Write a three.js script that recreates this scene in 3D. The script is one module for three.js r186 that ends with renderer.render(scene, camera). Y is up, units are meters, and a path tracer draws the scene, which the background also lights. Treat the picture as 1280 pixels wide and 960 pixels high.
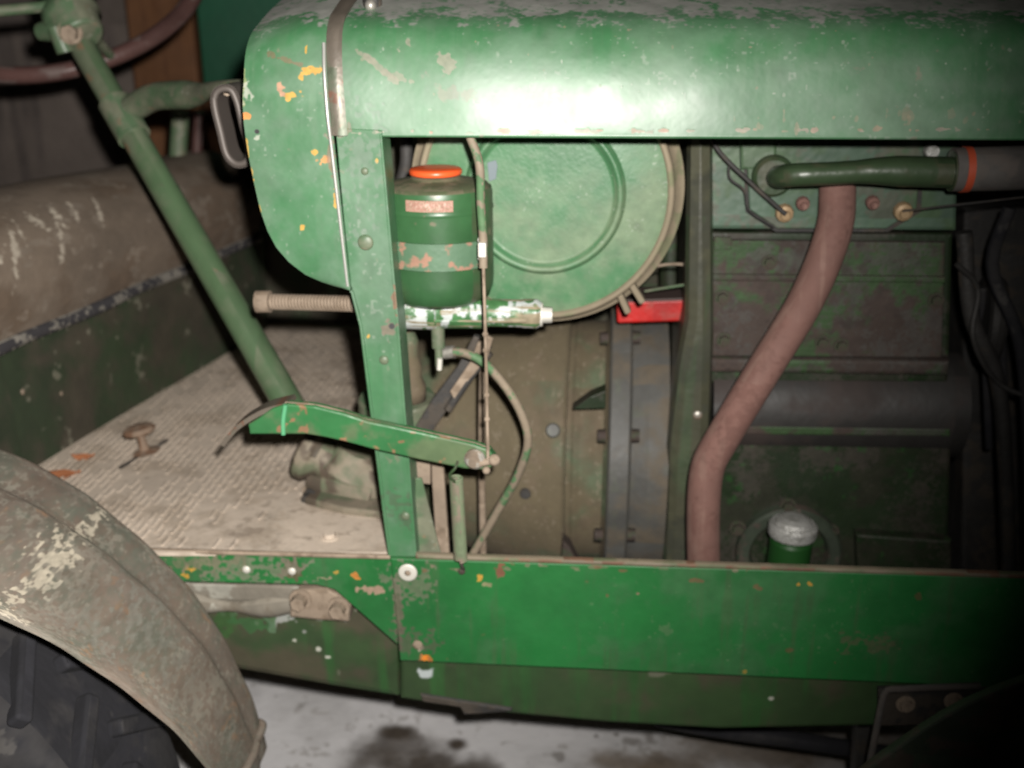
import * as THREE from 'three';
import { mergeGeometries, mergeVertices } from 'three/addons/utils/BufferGeometryUtils.js';
import { RoundedBoxGeometry } from 'three/addons/geometries/RoundedBoxGeometry.js';

// ---------------------------------------------------------------- camera, light, exposure
const scene = new THREE.Scene();
scene.background = new THREE.Color(0x000000);
const rad = Math.PI / 180;
const camera = new THREE.PerspectiveCamera(40, 4 / 3, 0.05, 40);
const EYE = new THREE.Vector3(0, 1.27, 1.2), YAW = 5 * rad, PITCH = 20 * rad;
const FWD = new THREE.Vector3(-Math.sin(YAW) * Math.cos(PITCH), -Math.sin(PITCH), -Math.cos(YAW) * Math.cos(PITCH));
camera.position.copy(EYE);
camera.lookAt(EYE.clone().add(FWD));
camera.focus = 0.98;
camera.userData.fStop = 4;
scene.add(camera);
const renderer = new THREE.WebGLRenderer({ antialias: true });
renderer.toneMapping = THREE.LinearToneMapping;
renderer.toneMappingExposure = 1;
renderer.shadowMap.enabled = true;
// the camera's flash, a few centimetres above and to the right of the lens: its beam points up and to the left of the frame's centre
const flash = new THREE.SpotLight(0xfffaf4, 14, 0, 48.5 * rad, 1, 2);
flash.position.set(0.045, 1.335, 1.2);
flash.target.position.set(-0.62, 0.96, -0.2);
flash.castShadow = true;
flash.shadow.radius = 0.8;
flash.shadow.mapSize.set(2048, 2048);
flash.shadow.camera.near = 0.1;
flash.shadow.camera.far = 8;
scene.add(flash, flash.target);

// ---------------------------------------------------------------- helpers
const V3 = (x, y, z) => new THREE.Vector3(x, y, z);
const RIGHT = V3().crossVectors(FWD, V3(0, 1, 0)).normalize(), UP = V3().crossVectors(RIGHT, FWD);
const FOCAL = 480 / Math.tan(20 * rad);
const ray = (a, b) => FWD.clone().addScaledVector(RIGHT, (a - 640) / FOCAL).addScaledVector(UP, -(b - 480) / FOCAL);
// surveying: the point of the vertical plane z (or of the level y) that a sight line from the photograph meets
const at = (a, b, z = 0) => { const d = ray(a, b); return EYE.clone().addScaledVector(d, (z - EYE.z) / d.z); };
const onY = (a, b, y) => { const d = ray(a, b); return EYE.clone().addScaledVector(d, (y - EYE.y) / d.y); };

let seed = 7;
const rnd = () => { seed = (seed * 1664525 + 1013904223) >>> 0; return seed / 4294967296; };
const rr = (a, b) => a + (b - a) * rnd();
const clamp = (x, a = 0, b = 1) => Math.min(b, Math.max(a, x));
const sstep = (a, b, x) => { const t = clamp((x - a) / (b - a)); return t * t * (3 - 2 * t); };
const lerp = (a, b, t) => a + (b - a) * t;

const names = {};
const numbered = (n) => { const k = names[n] = (names[n] ?? -1) + 1; return k ? n + '_' + String(k).padStart(3, '0') : n; };

function boxUV(g) {
  if (g.userData.uvDone) return g;
  const geo = g.index ? g.toNonIndexed() : g, p = geo.attributes.position, uv = new Float32Array(p.count * 2);
  const a = V3(), b = V3(), c = V3(), n = V3();
  for (let i = 0; i < p.count; i += 3) {
    a.fromBufferAttribute(p, i); b.fromBufferAttribute(p, i + 1); c.fromBufferAttribute(p, i + 2);
    n.crossVectors(b.clone().sub(a), c.clone().sub(a));
    const ax = Math.abs(n.x), ay = Math.abs(n.y), az = Math.abs(n.z);
    [a, b, c].forEach((q, k) => {
      const u = az >= ax && az >= ay ? [q.x, q.y] : ay >= ax ? [q.x, q.z + 0.3] : [q.z + 0.5, q.y];
      uv[(i + k) * 2] = u[0]; uv[(i + k) * 2 + 1] = u[1];
    });
  }
  geo.setAttribute('uv', new THREE.BufferAttribute(uv, 2));
  geo.userData.uvDone = true;
  return geo;
}
function add(parent, name, g, mat, label) {
  const list = (Array.isArray(g) ? g : [g]).map(boxUV);
  for (const q of list) for (const k of Object.keys(q.attributes)) if (!['position', 'normal', 'uv'].includes(k)) q.deleteAttribute(k);
  const geo = list.length > 1 ? mergeGeometries(list) : list[0];
  const m = new THREE.Mesh(geo, mat);
  m.name = numbered(name); m.castShadow = m.receiveShadow = true;
  if (label) m.userData.label = label;
  parent.add(m);
  return m;
}
function thing(name, label, category, pos = V3(0, 0, 0)) {
  const o = new THREE.Group(); o.name = numbered(name); o.position.copy(pos);
  o.userData = { label, category }; scene.add(o); return o;
}

// swept round bar along points, radius a number or a function of 0..1, with closed ends
function bar(points, r, { seg = 24, radial = 14, straight = false, flat = 1, closed = false } = {}) {
  const rf = typeof r === 'function' ? r : () => r;
  let curve;
  if (points.length === 2 || straight) { curve = new THREE.CurvePath(); for (let i = 0; i + 1 < points.length; i++) curve.add(new THREE.LineCurve3(points[i], points[i + 1])); }
  else curve = new THREE.CatmullRomCurve3(points, closed, 'centripetal');
  const pos = [], idx = [];
  const P = [], T = [];
  for (let i = 0; i <= seg; i++) { P.push(curve.getPointAt(i / seg)); T.push(curve.getTangentAt(i / seg)); }
  let N = Math.abs(T[0].y) < 0.9 ? V3(0, 1, 0) : V3(0, 0, 1);
  for (let i = 0; i <= seg; i++) {
    N = N.clone().addScaledVector(T[i], -N.dot(T[i])).normalize();
    const B = V3().crossVectors(T[i], N), R = rf(i / seg);
    for (let j = 0; j < radial; j++) {
      const a = j / radial * Math.PI * 2;
      const q = P[i].clone().addScaledVector(N, Math.cos(a) * R * flat).addScaledVector(B, Math.sin(a) * R);
      pos.push(q.x, q.y, q.z);
    }
  }
  for (let i = 0; i < seg; i++) for (let j = 0; j < radial; j++) {
    const a = i * radial + j, b = i * radial + (j + 1) % radial, c = a + radial, d = b + radial;
    idx.push(a, b, c, b, d, c);
  }
  let g = new THREE.BufferGeometry();
  g.setAttribute('position', new THREE.Float32BufferAttribute(pos, 3)); g.setIndex(idx); g.computeVertexNormals();
  if (closed) return boxUV(g);
  const caps = [];
  for (const [i, s] of [[0, 0], [seg, 1]]) {
    const cp = [P[i].x, P[i].y, P[i].z], ci = [];
    for (let j = 0; j < radial; j++) cp.push(...pos.slice((i * radial + j) * 3, (i * radial + j) * 3 + 3));
    for (let j = 0; j < radial; j++) { const a = 1 + j, b = 1 + (j + 1) % radial; s ? ci.push(0, a, b) : ci.push(0, b, a); }
    const c = new THREE.BufferGeometry(); c.setAttribute('position', new THREE.Float32BufferAttribute(cp, 3)); c.setIndex(ci); c.computeVertexNormals(); caps.push(boxUV(c));
  }
  g = boxUV(g);
  const out = mergeGeometries([g, ...caps].map(q => { q.deleteAttribute('color'); return q; }));
  out.userData.uvDone = true;
  return out;
}
// flat plate: outline given as sighted points on the plane z (its front face), thickness going back, softly bevelled edges
function plate(pts, z, depth, bevel = 0.0015, holes = []) {
  const s = new THREE.Shape(pts.map(([a, b]) => { const q = at(a, b, z); return new THREE.Vector2(q.x, q.y); }));
  for (const h of holes) s.holes.push(new THREE.Path(h.map(([a, b]) => { const q = at(a, b, z); return new THREE.Vector2(q.x, q.y); })));
  const bv = Math.min(bevel, depth * 0.4);
  const g = new THREE.ExtrudeGeometry(s, { depth: depth - 2 * bv, bevelEnabled: bv > 0, bevelThickness: bv, bevelSize: bv, bevelOffset: -bv, bevelSegments: 2, curveSegments: 8 });
  g.translate(0, 0, z - depth + bv);
  return g;
}
// thin shell from a surface function; thickness goes to the inside (against the normal)
function sheet(fn, nu, nv, t, uvfn, flip = false) {
  const P = [], Nn = [];
  for (let j = 0; j <= nv; j++) for (let i = 0; i <= nu; i++) {
    const u = i / nu, v = j / nv, e = 1e-3;
    P.push(fn(u, v));
    const du = fn(Math.min(1, u + e), v).sub(fn(Math.max(0, u - e), v)), dv = fn(u, Math.min(1, v + e)).sub(fn(u, Math.max(0, v - e)));
    const n = V3().crossVectors(du, dv).normalize(); if (flip) n.negate(); Nn.push(n);
  }
  const W = nu + 1, tri = [];
  const put = (a, b, c) => flip ? tri.push([a, c, b]) : tri.push([a, b, c]);
  const pos = [], nor = [], uv = [];
  const vert = (k, back, n) => {
    const q = P[k].clone(); if (back) q.addScaledVector(Nn[k], -t);
    pos.push(q.x, q.y, q.z); const m = n ?? (back ? Nn[k].clone().negate() : Nn[k]); nor.push(m.x, m.y, m.z);
    const w = uvfn ? uvfn((k % W) / nu, Math.floor(k / W) / nv) : [q.x, q.y]; uv.push(w[0], w[1]);
  };
  for (let j = 0; j < nv; j++) for (let i = 0; i < nu; i++) {
    const a = j * W + i, b = a + 1, c = a + W, d = c + 1;
    for (const tr of [[a, b, d], [a, d, c]]) {
      const f = flip ? [tr[0], tr[2], tr[1]] : tr;
      f.forEach(k => vert(k, false)); [f[0], f[2], f[1]].forEach(k => vert(k, true));
    }
  }
  const edge = (a, b) => {
    const A = P[a], B = P[b], A2 = A.clone().addScaledVector(Nn[a], -t), n = V3().crossVectors(B.clone().sub(A), A2.sub(A)).normalize();
    if (flip) n.negate();
    n.negate();
    const L = [[a, 0], [a, 1], [b, 1], [a, 0], [b, 1], [b, 0]];
    (flip ? [L[0], L[2], L[1], L[3], L[5], L[4]] : L).forEach(([k, s]) => vert(k, s, n));
  };
  for (let i = 0; i < nu; i++) { edge(i, i + 1); edge(nv * W + i + 1, nv * W + i); }
  for (let j = 0; j < nv; j++) { edge((j + 1) * W, j * W); edge(j * W + nu, (j + 1) * W + nu); }
  const g = new THREE.BufferGeometry();
  g.setAttribute('position', new THREE.Float32BufferAttribute(pos, 3));
  g.setAttribute('normal', new THREE.Float32BufferAttribute(nor, 3));
  g.setAttribute('uv', new THREE.Float32BufferAttribute(uv, 2));
  g.userData.uvDone = true;
  return g;
}
// turned part: profile [radius, height] along an axis through a point
function turned(profile, origin, axis = V3(0, 1, 0), seg = 40) {
  const g = new THREE.LatheGeometry(profile.map(([r, h]) => new THREE.Vector2(r, h)), seg);
  g.applyQuaternion(new THREE.Quaternion().setFromUnitVectors(V3(0, 1, 0), axis.clone().normalize()));
  g.translate(origin.x, origin.y, origin.z);
  return g;
}
const sharp = (list) => list.flatMap(([r, h], i, L) => i && i < L.length - 1 ? [[r, h], [r, h + 1e-6]] : [[r, h]]);
function hexBolt(r, h, axis = V3(0, 0, 1), washer = true) {
  const out = [];
  const head = new THREE.CylinderGeometry(r * 0.93, r, h, 6); head.translate(0, h / 2 + (washer ? h * 0.25 : 0), 0); out.push(head);
  if (washer) { const w = new THREE.CylinderGeometry(r * 1.35, r * 1.4, h * 0.25, 18); w.translate(0, h * 0.125, 0); out.push(w); }
  const q = new THREE.Quaternion().setFromUnitVectors(V3(0, 1, 0), axis.clone().normalize());
  return mergeGeometries(out.map(g => boxUV(g))).applyQuaternion(q);
}
function bolt(parent, p, r, h, mat, axis, name = 'bolt') {
  const g = hexBolt(r, h, axis); g.userData.uvDone = true;
  const m = add(parent, name, g, mat); m.position.copy(p); m.rotation.z = rr(-0.5, 0.5) * (axis ? 0 : 1);
  return m;
}
function rivet(parent, p, r, mat, name = 'rivet') {
  const g = new THREE.SphereGeometry(r, 16, 8, 0, Math.PI * 2, 0, Math.PI / 2); g.scale(1, 0.55, 1); g.rotateX(Math.PI / 2);
  const m = add(parent, name, g, mat); m.position.copy(p); return m;
}

// ---------------------------------------------------------------- noise fields and painted-metal textures
const NF = 1024;
function hash(ix, iy, s) { let h = (ix * 374761393 + iy * 668265263 + s * 1442695041) | 0; h = Math.imul(h ^ (h >>> 13), 1274126177); h ^= h >>> 16; return (h >>> 0) / 4294967296; }
function field(fx, fy, oct, s, gain = 0.55) {
  const out = new Float32Array(NF * NF); let amp = 1, tot = 0;
  for (let o = 0; o < oct; o++) {
    const ax = fx << o, ay = fy << o; if (ax > NF / 2 && ay > NF / 2) break;
    const lat = new Float32Array(ax * ay); for (let j = 0; j < ay; j++) for (let i = 0; i < ax; i++) lat[j * ax + i] = hash(i, j, s + o * 17);
    for (let y = 0; y < NF; y++) {
      const gy = y / NF * ay, y0 = Math.floor(gy), ty = gy - y0, wy = ty * ty * (3 - 2 * ty), r0 = (y0 % ay) * ax, r1 = ((y0 + 1) % ay) * ax;
      for (let x = 0; x < NF; x++) {
        const gx = x / NF * ax, x0 = Math.floor(gx), tx = gx - x0, wx = tx * tx * (3 - 2 * tx), c0 = x0 % ax, c1 = (x0 + 1) % ax;
        const a = lat[r0 + c0] + (lat[r0 + c1] - lat[r0 + c0]) * wx, b = lat[r1 + c0] + (lat[r1 + c1] - lat[r1 + c0]) * wx;
        out[y * NF + x] += amp * (a + (b - a) * wy);
      }
    }
    tot += amp; amp *= gain;
  }
  let m = 0, v = 0; for (const q of out) m += q; m /= out.length; for (const q of out) v += (q - m) ** 2; const sd = Math.sqrt(v / out.length);
  for (let i = 0; i < out.length; i++) out[i] = clamp(0.5 + (out[i] - m) / sd * 0.18);
  return out;
}
const F = { big: field(4, 4, 6, 11), mid: field(12, 12, 5, 37), fine: field(40, 40, 4, 71), grit: field(140, 140, 2, 93), drip: field(64, 5, 4, 5), scuff: field(6, 90, 3, 9), weave: field(128, 24, 2, 15) };
const toS = (c) => { c = clamp(c); return Math.round(255 * (c <= 0.0031308 ? c * 12.92 : 1.055 * Math.pow(c, 1 / 2.4) - 0.055)); };
const LUT = new Uint8Array(4097); for (let i = 0; i <= 4096; i++) LUT[i] = toS(i / 4096);

// M: size of the tile in metres; layers: patches cut from a noise field; marks: single stains or chips at a place (metres)
function paint({ N = 1024, M = 0.8, base, vary = 0.25, rough = 0.5, metal = 0, bump = 0.0006, layers = [], marks = [], u0 = 0, v0 = 0, extra = {} }) {
  const col = new Float32Array(N * N * 3), rg = new Float32Array(N * N), bp = new Float32Array(N * N);
  const S = (f, i, j, ox, oy) => f[((j + oy) & 1023) * 1024 + ((i + ox) & 1023)];
  for (let j = 0; j < N; j++) for (let i = 0; i < N; i++) {
    const k = j * N + i, w = 1 + vary * 2 * (S(F.big, i, j, 301, 77) - 0.5) + vary * 0.8 * (S(F.fine, i, j, 31, 177) - 0.5);
    let r = base[0] * w, g = base[1] * w, b = base[2] * w, q = rough + 0.2 * (S(F.mid, i, j, 90, 400) - 0.5), h = 0.5 + 0.5 * (S(F.grit, i, j, 3, 9) - 0.5);
    for (const L of layers) {
      let n = S(L.f, i, j, L.x ?? 0, L.y ?? 0);
      if (L.m) n += (L.mix ?? 0.5) * (S(L.m, i, j, L.y ?? 0, L.x ?? 0) - 0.5);
      if (L.where) n += L.where((i + 0.5) / N * M + u0, (j + 0.5) / N * M + v0);
      const a = (L.a ?? 1) * sstep(L.t - (L.s ?? 0.05), L.t + (L.s ?? 0.05), n);
      if (a > 0) {
        const tone = 1 + 0.5 * (S(F.fine, i, j, 500, 211) - 0.5);
        r += (L.c[0] * tone - r) * a; g += (L.c[1] * tone - g) * a; b += (L.c[2] * tone - b) * a;
        if (L.r !== undefined) q += (L.r - q) * a; if (L.b) h += L.b * a;
      }
    }
    col[k * 3] = r; col[k * 3 + 1] = g; col[k * 3 + 2] = b; rg[k] = q; bp[k] = h;
  }
  for (const m of marks) {
    const cu = (m.u - u0) / M * N, cv = (m.v - v0) / M * N, ru = m.ru / M * N, rv = m.rv / M * N, R = Math.ceil(Math.max(ru, rv) * 1.5) + 1, ca = Math.cos(m.rot ?? 0), sa = Math.sin(m.rot ?? 0);
    for (let dj = -R; dj <= R; dj++) for (let di = -R; di <= R; di++) {
      const x = ca * di + sa * dj, y = -sa * di + ca * dj;
      const i = Math.round(cu + di), j = Math.round(cv + dj), ii = ((i % N) + N) % N, jj = ((j % N) + N) % N;
      const d = Math.hypot(x / ru, y / rv) + (m.rag ?? 1.2) * (S(F.fine, i, j, 40, 60) - 0.5) + (m.gr ?? 1.5) * (m.rag ?? 1.2) * (S(F.grit, i, j, 5, 7) - 0.5);
      const a = (m.a ?? 1) * sstep(1.05, 1.05 - (m.soft ?? 0.25), d); if (a <= 0) continue;
      const k = jj * N + ii, tone = 1 + 0.4 * (S(F.grit, i, j, 9, 1) - 0.5);
      for (let c = 0; c < 3; c++) col[k * 3 + c] += (m.c[c] * tone - col[k * 3 + c]) * a;
      rg[k] += ((m.r ?? 0.7) - rg[k]) * a; bp[k] += (m.b ?? -0.2) * a;
    }
  }
  const map = new Uint8Array(N * N * 4); for (let k = 0; k < N * N; k++) { for (let c = 0; c < 3; c++) map[k * 4 + c] = LUT[(clamp(col[k * 3 + c]) * 4096) | 0]; map[k * 4 + 3] = 255; }
  // one texture for relief (red), roughness (green) and metal (blue)
  const H = N / 2, rb = new Uint8Array(H * H * 4);
  for (let j = 0; j < H; j++) for (let i = 0; i < H; i++) {
    const k = j * 2 * N + i * 2, o = (j * H + i) * 4, q = clamp(rg[k], 0.06, 1) * 255, h = clamp((bp[k] + bp[k + 1] + bp[k + N] + bp[k + N + 1]) / 4) * 255;
    rb[o] = h; rb[o + 1] = q; rb[o + 2] = 255; rb[o + 3] = 255;
  }
  const T = (d, n, s) => {
    const t = new THREE.DataTexture(d, n, n); t.wrapS = t.wrapT = THREE.RepeatWrapping; t.magFilter = THREE.LinearFilter; t.minFilter = THREE.LinearFilter;
    t.repeat.set(1 / M, 1 / M); t.offset.set(-u0 / M, -v0 / M); if (s) t.colorSpace = THREE.SRGBColorSpace; t.needsUpdate = true; return t;
  };
  const surf = T(rb, H);
  return new THREE.MeshPhysicalMaterial({ map: T(map, N, true), roughnessMap: surf, bumpMap: surf, bumpScale: bump, roughness: 1, metalness: metal, ...extra });
}
const DUST = [0.27, 0.22, 0.165], RUST = [0.17, 0.075, 0.04], YEL = [0.42, 0.24, 0.035], PALE = [0.42, 0.42, 0.36], DIRT = [0.055, 0.042, 0.03], GREY = [0.2, 0.2, 0.19];
const mk = (a, b, ra, rb, c, o = {}) => { const p = at(a, b, 0); return { u: p.x, v: p.y, ru: ra / 1000, rv: rb / 1000, c, ...o }; };

// hood, cowl and post: flat green paint, dulled, with specks, chips and older yellow showing through
const hoodMarks = [
  mk(304, 158, 2, 12, YEL), mk(310, 190, 2, 12, YEL, { a: 0.8 }), mk(318, 228, 2, 14, YEL), mk(326, 262, 2, 10, YEL, { a: 0.7 }), mk(301, 100, 3, 20, [0.3, 0.3, 0.12], { a: 0.5 }),
  mk(385, 86, 12, 4, YEL), mk(376, 91, 5, 5, YEL), mk(366, 117, 11, 5, YEL), mk(352, 108, 5, 9, [0.35, 0.2, 0.12]), mk(396, 189, 6, 3, YEL), mk(406, 199, 5, 4, [0.4, 0.2, 0.06]), mk(421, 248, 2.5, 11, YEL), mk(417, 200, 4, 20, RUST, { a: 0.6 }),
  mk(303, 143, 6, 6, [0.6, 0.22, 0.05]), mk(378, 58, 2, 6, YEL), mk(380, 284, 3, 3, YEL), mk(352, 70, 22, 4, RUST, { a: 0.5, rot: -0.4 }), mk(306, 110, 6, 9, PALE, { a: 0.6 }),
  mk(322, 164, 3.2, 3.2, [0.01, 0.01, 0.01], { rag: 0.1, b: -0.5 }), mk(323, 170, 5, 4, PALE, { a: 0.6 }),
  mk(558, 76, 7, 11, [0.2, 0.19, 0.14], { rot: 0.5, a: 0.75 }), mk(510, 52, 3, 6, [0.2, 0.19, 0.14], { a: 0.7 }), mk(498, 62, 3, 5, [0.2, 0.19, 0.14], { a: 0.7 }), mk(478, 88, 24, 3, [0.19, 0.18, 0.13], { rot: -0.75, a: 0.7 }), mk(460, 72, 12, 2.5, [0.19, 0.18, 0.13], { rot: -0.6, a: 0.6 }), mk(500, 98, 15, 3, [0.19, 0.18, 0.13], { rot: -0.3, a: 0.6 }),
  mk(427, 160, 12, 8, RUST, { a: 0.5 }), mk(471, 200, 2, 4, YEL), mk(486, 408, 8, 14, [0.15, 0.11, 0.08], { a: 0.8 }), mk(489, 408, 4, 4, [0.02, 0.02, 0.02], { rag: 0.3 }), mk(493, 372, 2.5, 18, RUST, { a: 0.8 }), mk(460, 420, 2, 3, YEL), mk(455, 210, 22, 60, [0.15, 0.18, 0.15], { a: 0.4, rag: 2, soft: 0.9 }), mk(505, 640, 16, 26, DIRT, { a: 0.4, rag: 2, soft: 0.9 }),
];
for (let i = 0; i < 40; i++) hoodMarks.push(mk(rr(420, 1290), 168 - Math.abs(rr(-3, 3)), rr(2, 9), rr(1, 2.5), rnd() < 0.5 ? [0.3, 0.19, 0.13] : [0.25, 0.22, 0.17], { a: rr(0.4, 0.95) }));
for (let i = 0; i < 60; i++) hoodMarks.push(mk(rr(440, 1290), rr(12, 160), rr(0.7, 2), rr(0.7, 2.4), rnd() < 0.7 ? [0.26, 0.3, 0.24] : [0.2, 0.17, 0.11], { a: rr(0.3, 0.7) }));
for (let i = 0; i < 16; i++) hoodMarks.push(mk(rr(880, 1290), rr(145, 163), rr(1.5, 3), rr(3, 9), [0.22, 0.19, 0.12], { a: rr(0.3, 0.6) }));
for (let i = 0; i < 12; i++) hoodMarks.push(mk(rr(452, 490), rr(175, 690), rr(1, 3.5), rr(1, 4), [0.13, 0.16, 0.1], { a: 0.4 }));
const M = {};
M.hood = paint({
  N: 2048, M: 1.6, u0: -0.6, v0: 0.2, base: [0.04, 0.142, 0.056], vary: 0.22, rough: 0.53, bump: 0.0003, marks: hoodMarks, extra: { ior: 1.7, clearcoat: 0.2, clearcoatRoughness: 0.36 },
  layers: [
    { f: F.mid, m: F.fine, t: 0.55, s: 0.3, c: [0.115, 0.185, 0.125], a: 0.5, r: 0.56 },
    { f: F.drip, m: F.mid, t: 0.6, s: 0.25, c: [0.085, 0.16, 0.09], a: 0.35, x: 70 },
    { f: F.grit, m: F.mid, mix: 0.5, t: 0.93, s: 0.1, c: [0.24, 0.28, 0.23], a: 0.4, r: 0.6, x: 50, b: 0.15 },
    { f: F.fine, m: F.big, mix: 0.8, t: 1.12, s: 0.06, c: [0.18, 0.15, 0.11], r: 0.6, x: 333, y: 90, a: 0.5 },
    { f: F.grit, m: F.fine, mix: 1.2, t: 0.6, s: 0.28, c: [0.215, 0.21, 0.195], r: 0.8, x: 711, y: 310, b: 0.1, a: 0.9, where: (u, v) => v > 1.25 ? Math.min(0.45, (v - 1.278) * 14) : -1 },
  ],
});
const beamMarks = [
  mk(600, 718, 4, 6, YEL), mk(625, 708, 4, 9, RUST), mk(610, 727, 5, 3, [0.2, 0.2, 0.1]), mk(524, 808, 6, 9, [0.3, 0.26, 0.2]), mk(533, 818, 9, 6, [0.65, 0.2, 0.02], { rot: -0.6 }), mk(498, 760, 7, 55, [0.12, 0.09, 0.07], { a: 0.75, rag: 0.8 }), mk(510, 720, 26, 26, [0.13, 0.13, 0.09], { a: 0.6, rag: 2 }), mk(520, 800, 26, 20, [0.08, 0.07, 0.05], { a: 0.6, rag: 2 }),
  mk(240, 712, 8, 5, YEL), mk(232, 719, 6, 4, YEL), mk(210, 692, 5, 3, YEL), mk(186, 693, 5, 4, YEL), mk(210, 711, 3, 4, YEL), mk(420, 716, 4, 2.5, [0.45, 0.25, 0.04], { a: 0.7 }), mk(444, 719, 5, 4, [0.5, 0.17, 0.03], { a: 0.8 }), mk(366, 715, 14, 18, [0.1, 0.06, 0.04], { a: 0.8 }), mk(310, 712, 60, 20, [0.17, 0.16, 0.12], { a: 0.6, rag: 2 }), mk(405, 722, 10, 4, [0.25, 0.2, 0.14], { a: 0.8 }), mk(465, 736, 16, 5, [0.28, 0.2, 0.14]), mk(252, 702, 40, 12, [0.16, 0.14, 0.09], { a: 0.6, rag: 2 }),
  mk(797, 738, 2, 2, [0.2, 0.15, 0.09]), mk(870, 722, 6, 3, RUST, { a: 0.6 }), mk(946, 732, 3, 5, RUST, { rot: 0.5, a: 0.6 }), mk(997, 726, 3, 3, YEL), mk(1012, 727, 4, 3, YEL), mk(1145, 742, 4, 4, RUST, { a: 0.5 }), mk(930, 836, 2, 3, YEL, { a: 0.6 }), mk(985, 808, 5, 3, RUST, { a: 0.5 }), mk(832, 782, 9, 9, [0.1, 0.17, 0.08], { a: 0.4 }), mk(1085, 800, 26, 12, [0.12, 0.1, 0.06], { a: 0.5, rag: 2.2 }),
];
for (let i = 0; i < 36; i++) beamMarks.push(mk(rr(510, 1280), rr(712, 850), rr(0.8, 2.2), rr(0.8, 2), rnd() < 0.8 ? [0.1, 0.19, 0.09] : RUST, { a: rr(0.25, 0.6) }));
for (let i = 0; i < 30; i++) beamMarks.push(mk(rr(520, 1280), rr(702, 711), rr(2, 8), rr(1, 2.5), rnd() < 0.5 ? RUST : [0.2, 0.16, 0.11], { a: rr(0.3, 0.8) }));
M.beam = paint({
  N: 2048, M: 1.6, u0: -0.8, v0: 0.1, base: [0.014, 0.13, 0.03], vary: 0.25, rough: 0.55, bump: 0.0003, marks: beamMarks,
  layers: [
    { f: F.mid, m: F.fine, t: 0.6, s: 0.25, c: [0.04, 0.13, 0.048], a: 0.6, r: 0.65 },
    { f: F.drip, m: F.mid, t: 0.74, s: 0.2, c: [0.05, 0.085, 0.035], a: 0.4, x: 20, r: 0.7 },
    { f: F.grit, m: F.mid, mix: 0.5, t: 0.95, s: 0.06, c: [0.08, 0.17, 0.075], a: 0.35, x: 420, b: 0.1 },
    { f: F.fine, m: F.big, mix: 0.6, t: 1.14, s: 0.06, c: RUST, r: 0.85, x: 133, y: 590, a: 0.6 },
  ],
});
const dirtyMarks = [];
for (const [a, b, ra, rb] of [[385, 780, 40, 12], [345, 790, 20, 12], [300, 765, 55, 16]]) dirtyMarks.push(mk(a, b, ra, rb, [0.24, 0.25, 0.23], { rag: 2.2 }));
dirtyMarks.push(mk(530, 850, 15, 10, [0.38, 0.42, 0.42], { rag: 0.8 }), mk(350, 750, 130, 26, [0.2, 0.175, 0.14], { a: 0.8, rag: 2 }), mk(270, 790, 16, 20, [0.03, 0.08, 0.02], { a: 0.9, rag: 1.6 }), mk(310, 795, 26, 9, [0.03, 0.1, 0.03], { a: 0.8, rag: 1.6 }), mk(360, 816, 3, 2.5, PALE), mk(390, 828, 2.5, 2.5, PALE), mk(402, 838, 3, 2, PALE), mk(965, 880, 4, 3, PALE));
M.chassis = paint({
  N: 1024, M: 1.6, u0: -0.8, v0: 0.1, base: [0.03, 0.062, 0.02], vary: 0.4, rough: 0.72, bump: 0.0007, marks: dirtyMarks,
  layers: [
    { f: F.mid, m: F.fine, t: 0.54, s: 0.22, c: [0.06, 0.047, 0.03], a: 0.8, r: 0.8 },
    { f: F.drip, m: F.mid, t: 0.72, s: 0.16, c: [0.02, 0.09, 0.02], a: 0.6, x: 90, r: 0.6 },
    { f: F.fine, m: F.mid, t: 0.98, s: 0.06, c: [0.14, 0.14, 0.1], x: 610, a: 0.7 },
  ],
});
M.dustyGreen = paint({
  N: 1024, M: 0.6, base: [0.08, 0.132, 0.072], vary: 0.22, rough: 0.4, bump: 0.0004,
  layers: [
    { f: F.mid, m: F.fine, t: 0.5, s: 0.25, c: [0.165, 0.16, 0.115], a: 0.75, r: 0.6 },
    { f: F.fine, m: F.mid, t: 0.92, s: 0.06, c: [0.2, 0.14, 0.09], a: 0.7, x: 300 },
    { f: F.grit, m: F.mid, t: 0.93, s: 0.06, c: [0.3, 0.31, 0.26], x: 10, a: 0.5 },
  ],
});
M.casting = paint({ // gear housing under thick dust
  N: 1024, M: 0.6, base: [0.115, 0.093, 0.056], vary: 0.2, rough: 0.9, bump: 0.0006,
  layers: [
    { f: F.big, m: F.mid, mix: 0.3, t: 0.6, s: 0.16, c: [0.075, 0.11, 0.062], a: 0.8, r: 0.7 },
    { f: F.mid, m: F.fine, t: 0.72, s: 0.2, c: [0.12, 0.09, 0.06], a: 0.6, x: 250 },
    { f: F.grit, m: F.fine, t: 0.85, s: 0.1, c: [0.24, 0.2, 0.15], a: 0.35, x: 420 },
  ],
});
M.greyCasting = paint({
  N: 512, M: 0.5, base: [0.08, 0.08, 0.074], vary: 0.25, rough: 0.6, bump: 0.001,
  layers: [{ f: F.mid, m: F.fine, t: 0.6, s: 0.25, c: [0.115, 0.09, 0.06], a: 0.75, r: 0.85 }, { f: F.fine, t: 0.8, s: 0.12, c: [0.08, 0.09, 0.065], x: 99, a: 0.5 }],
});
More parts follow.
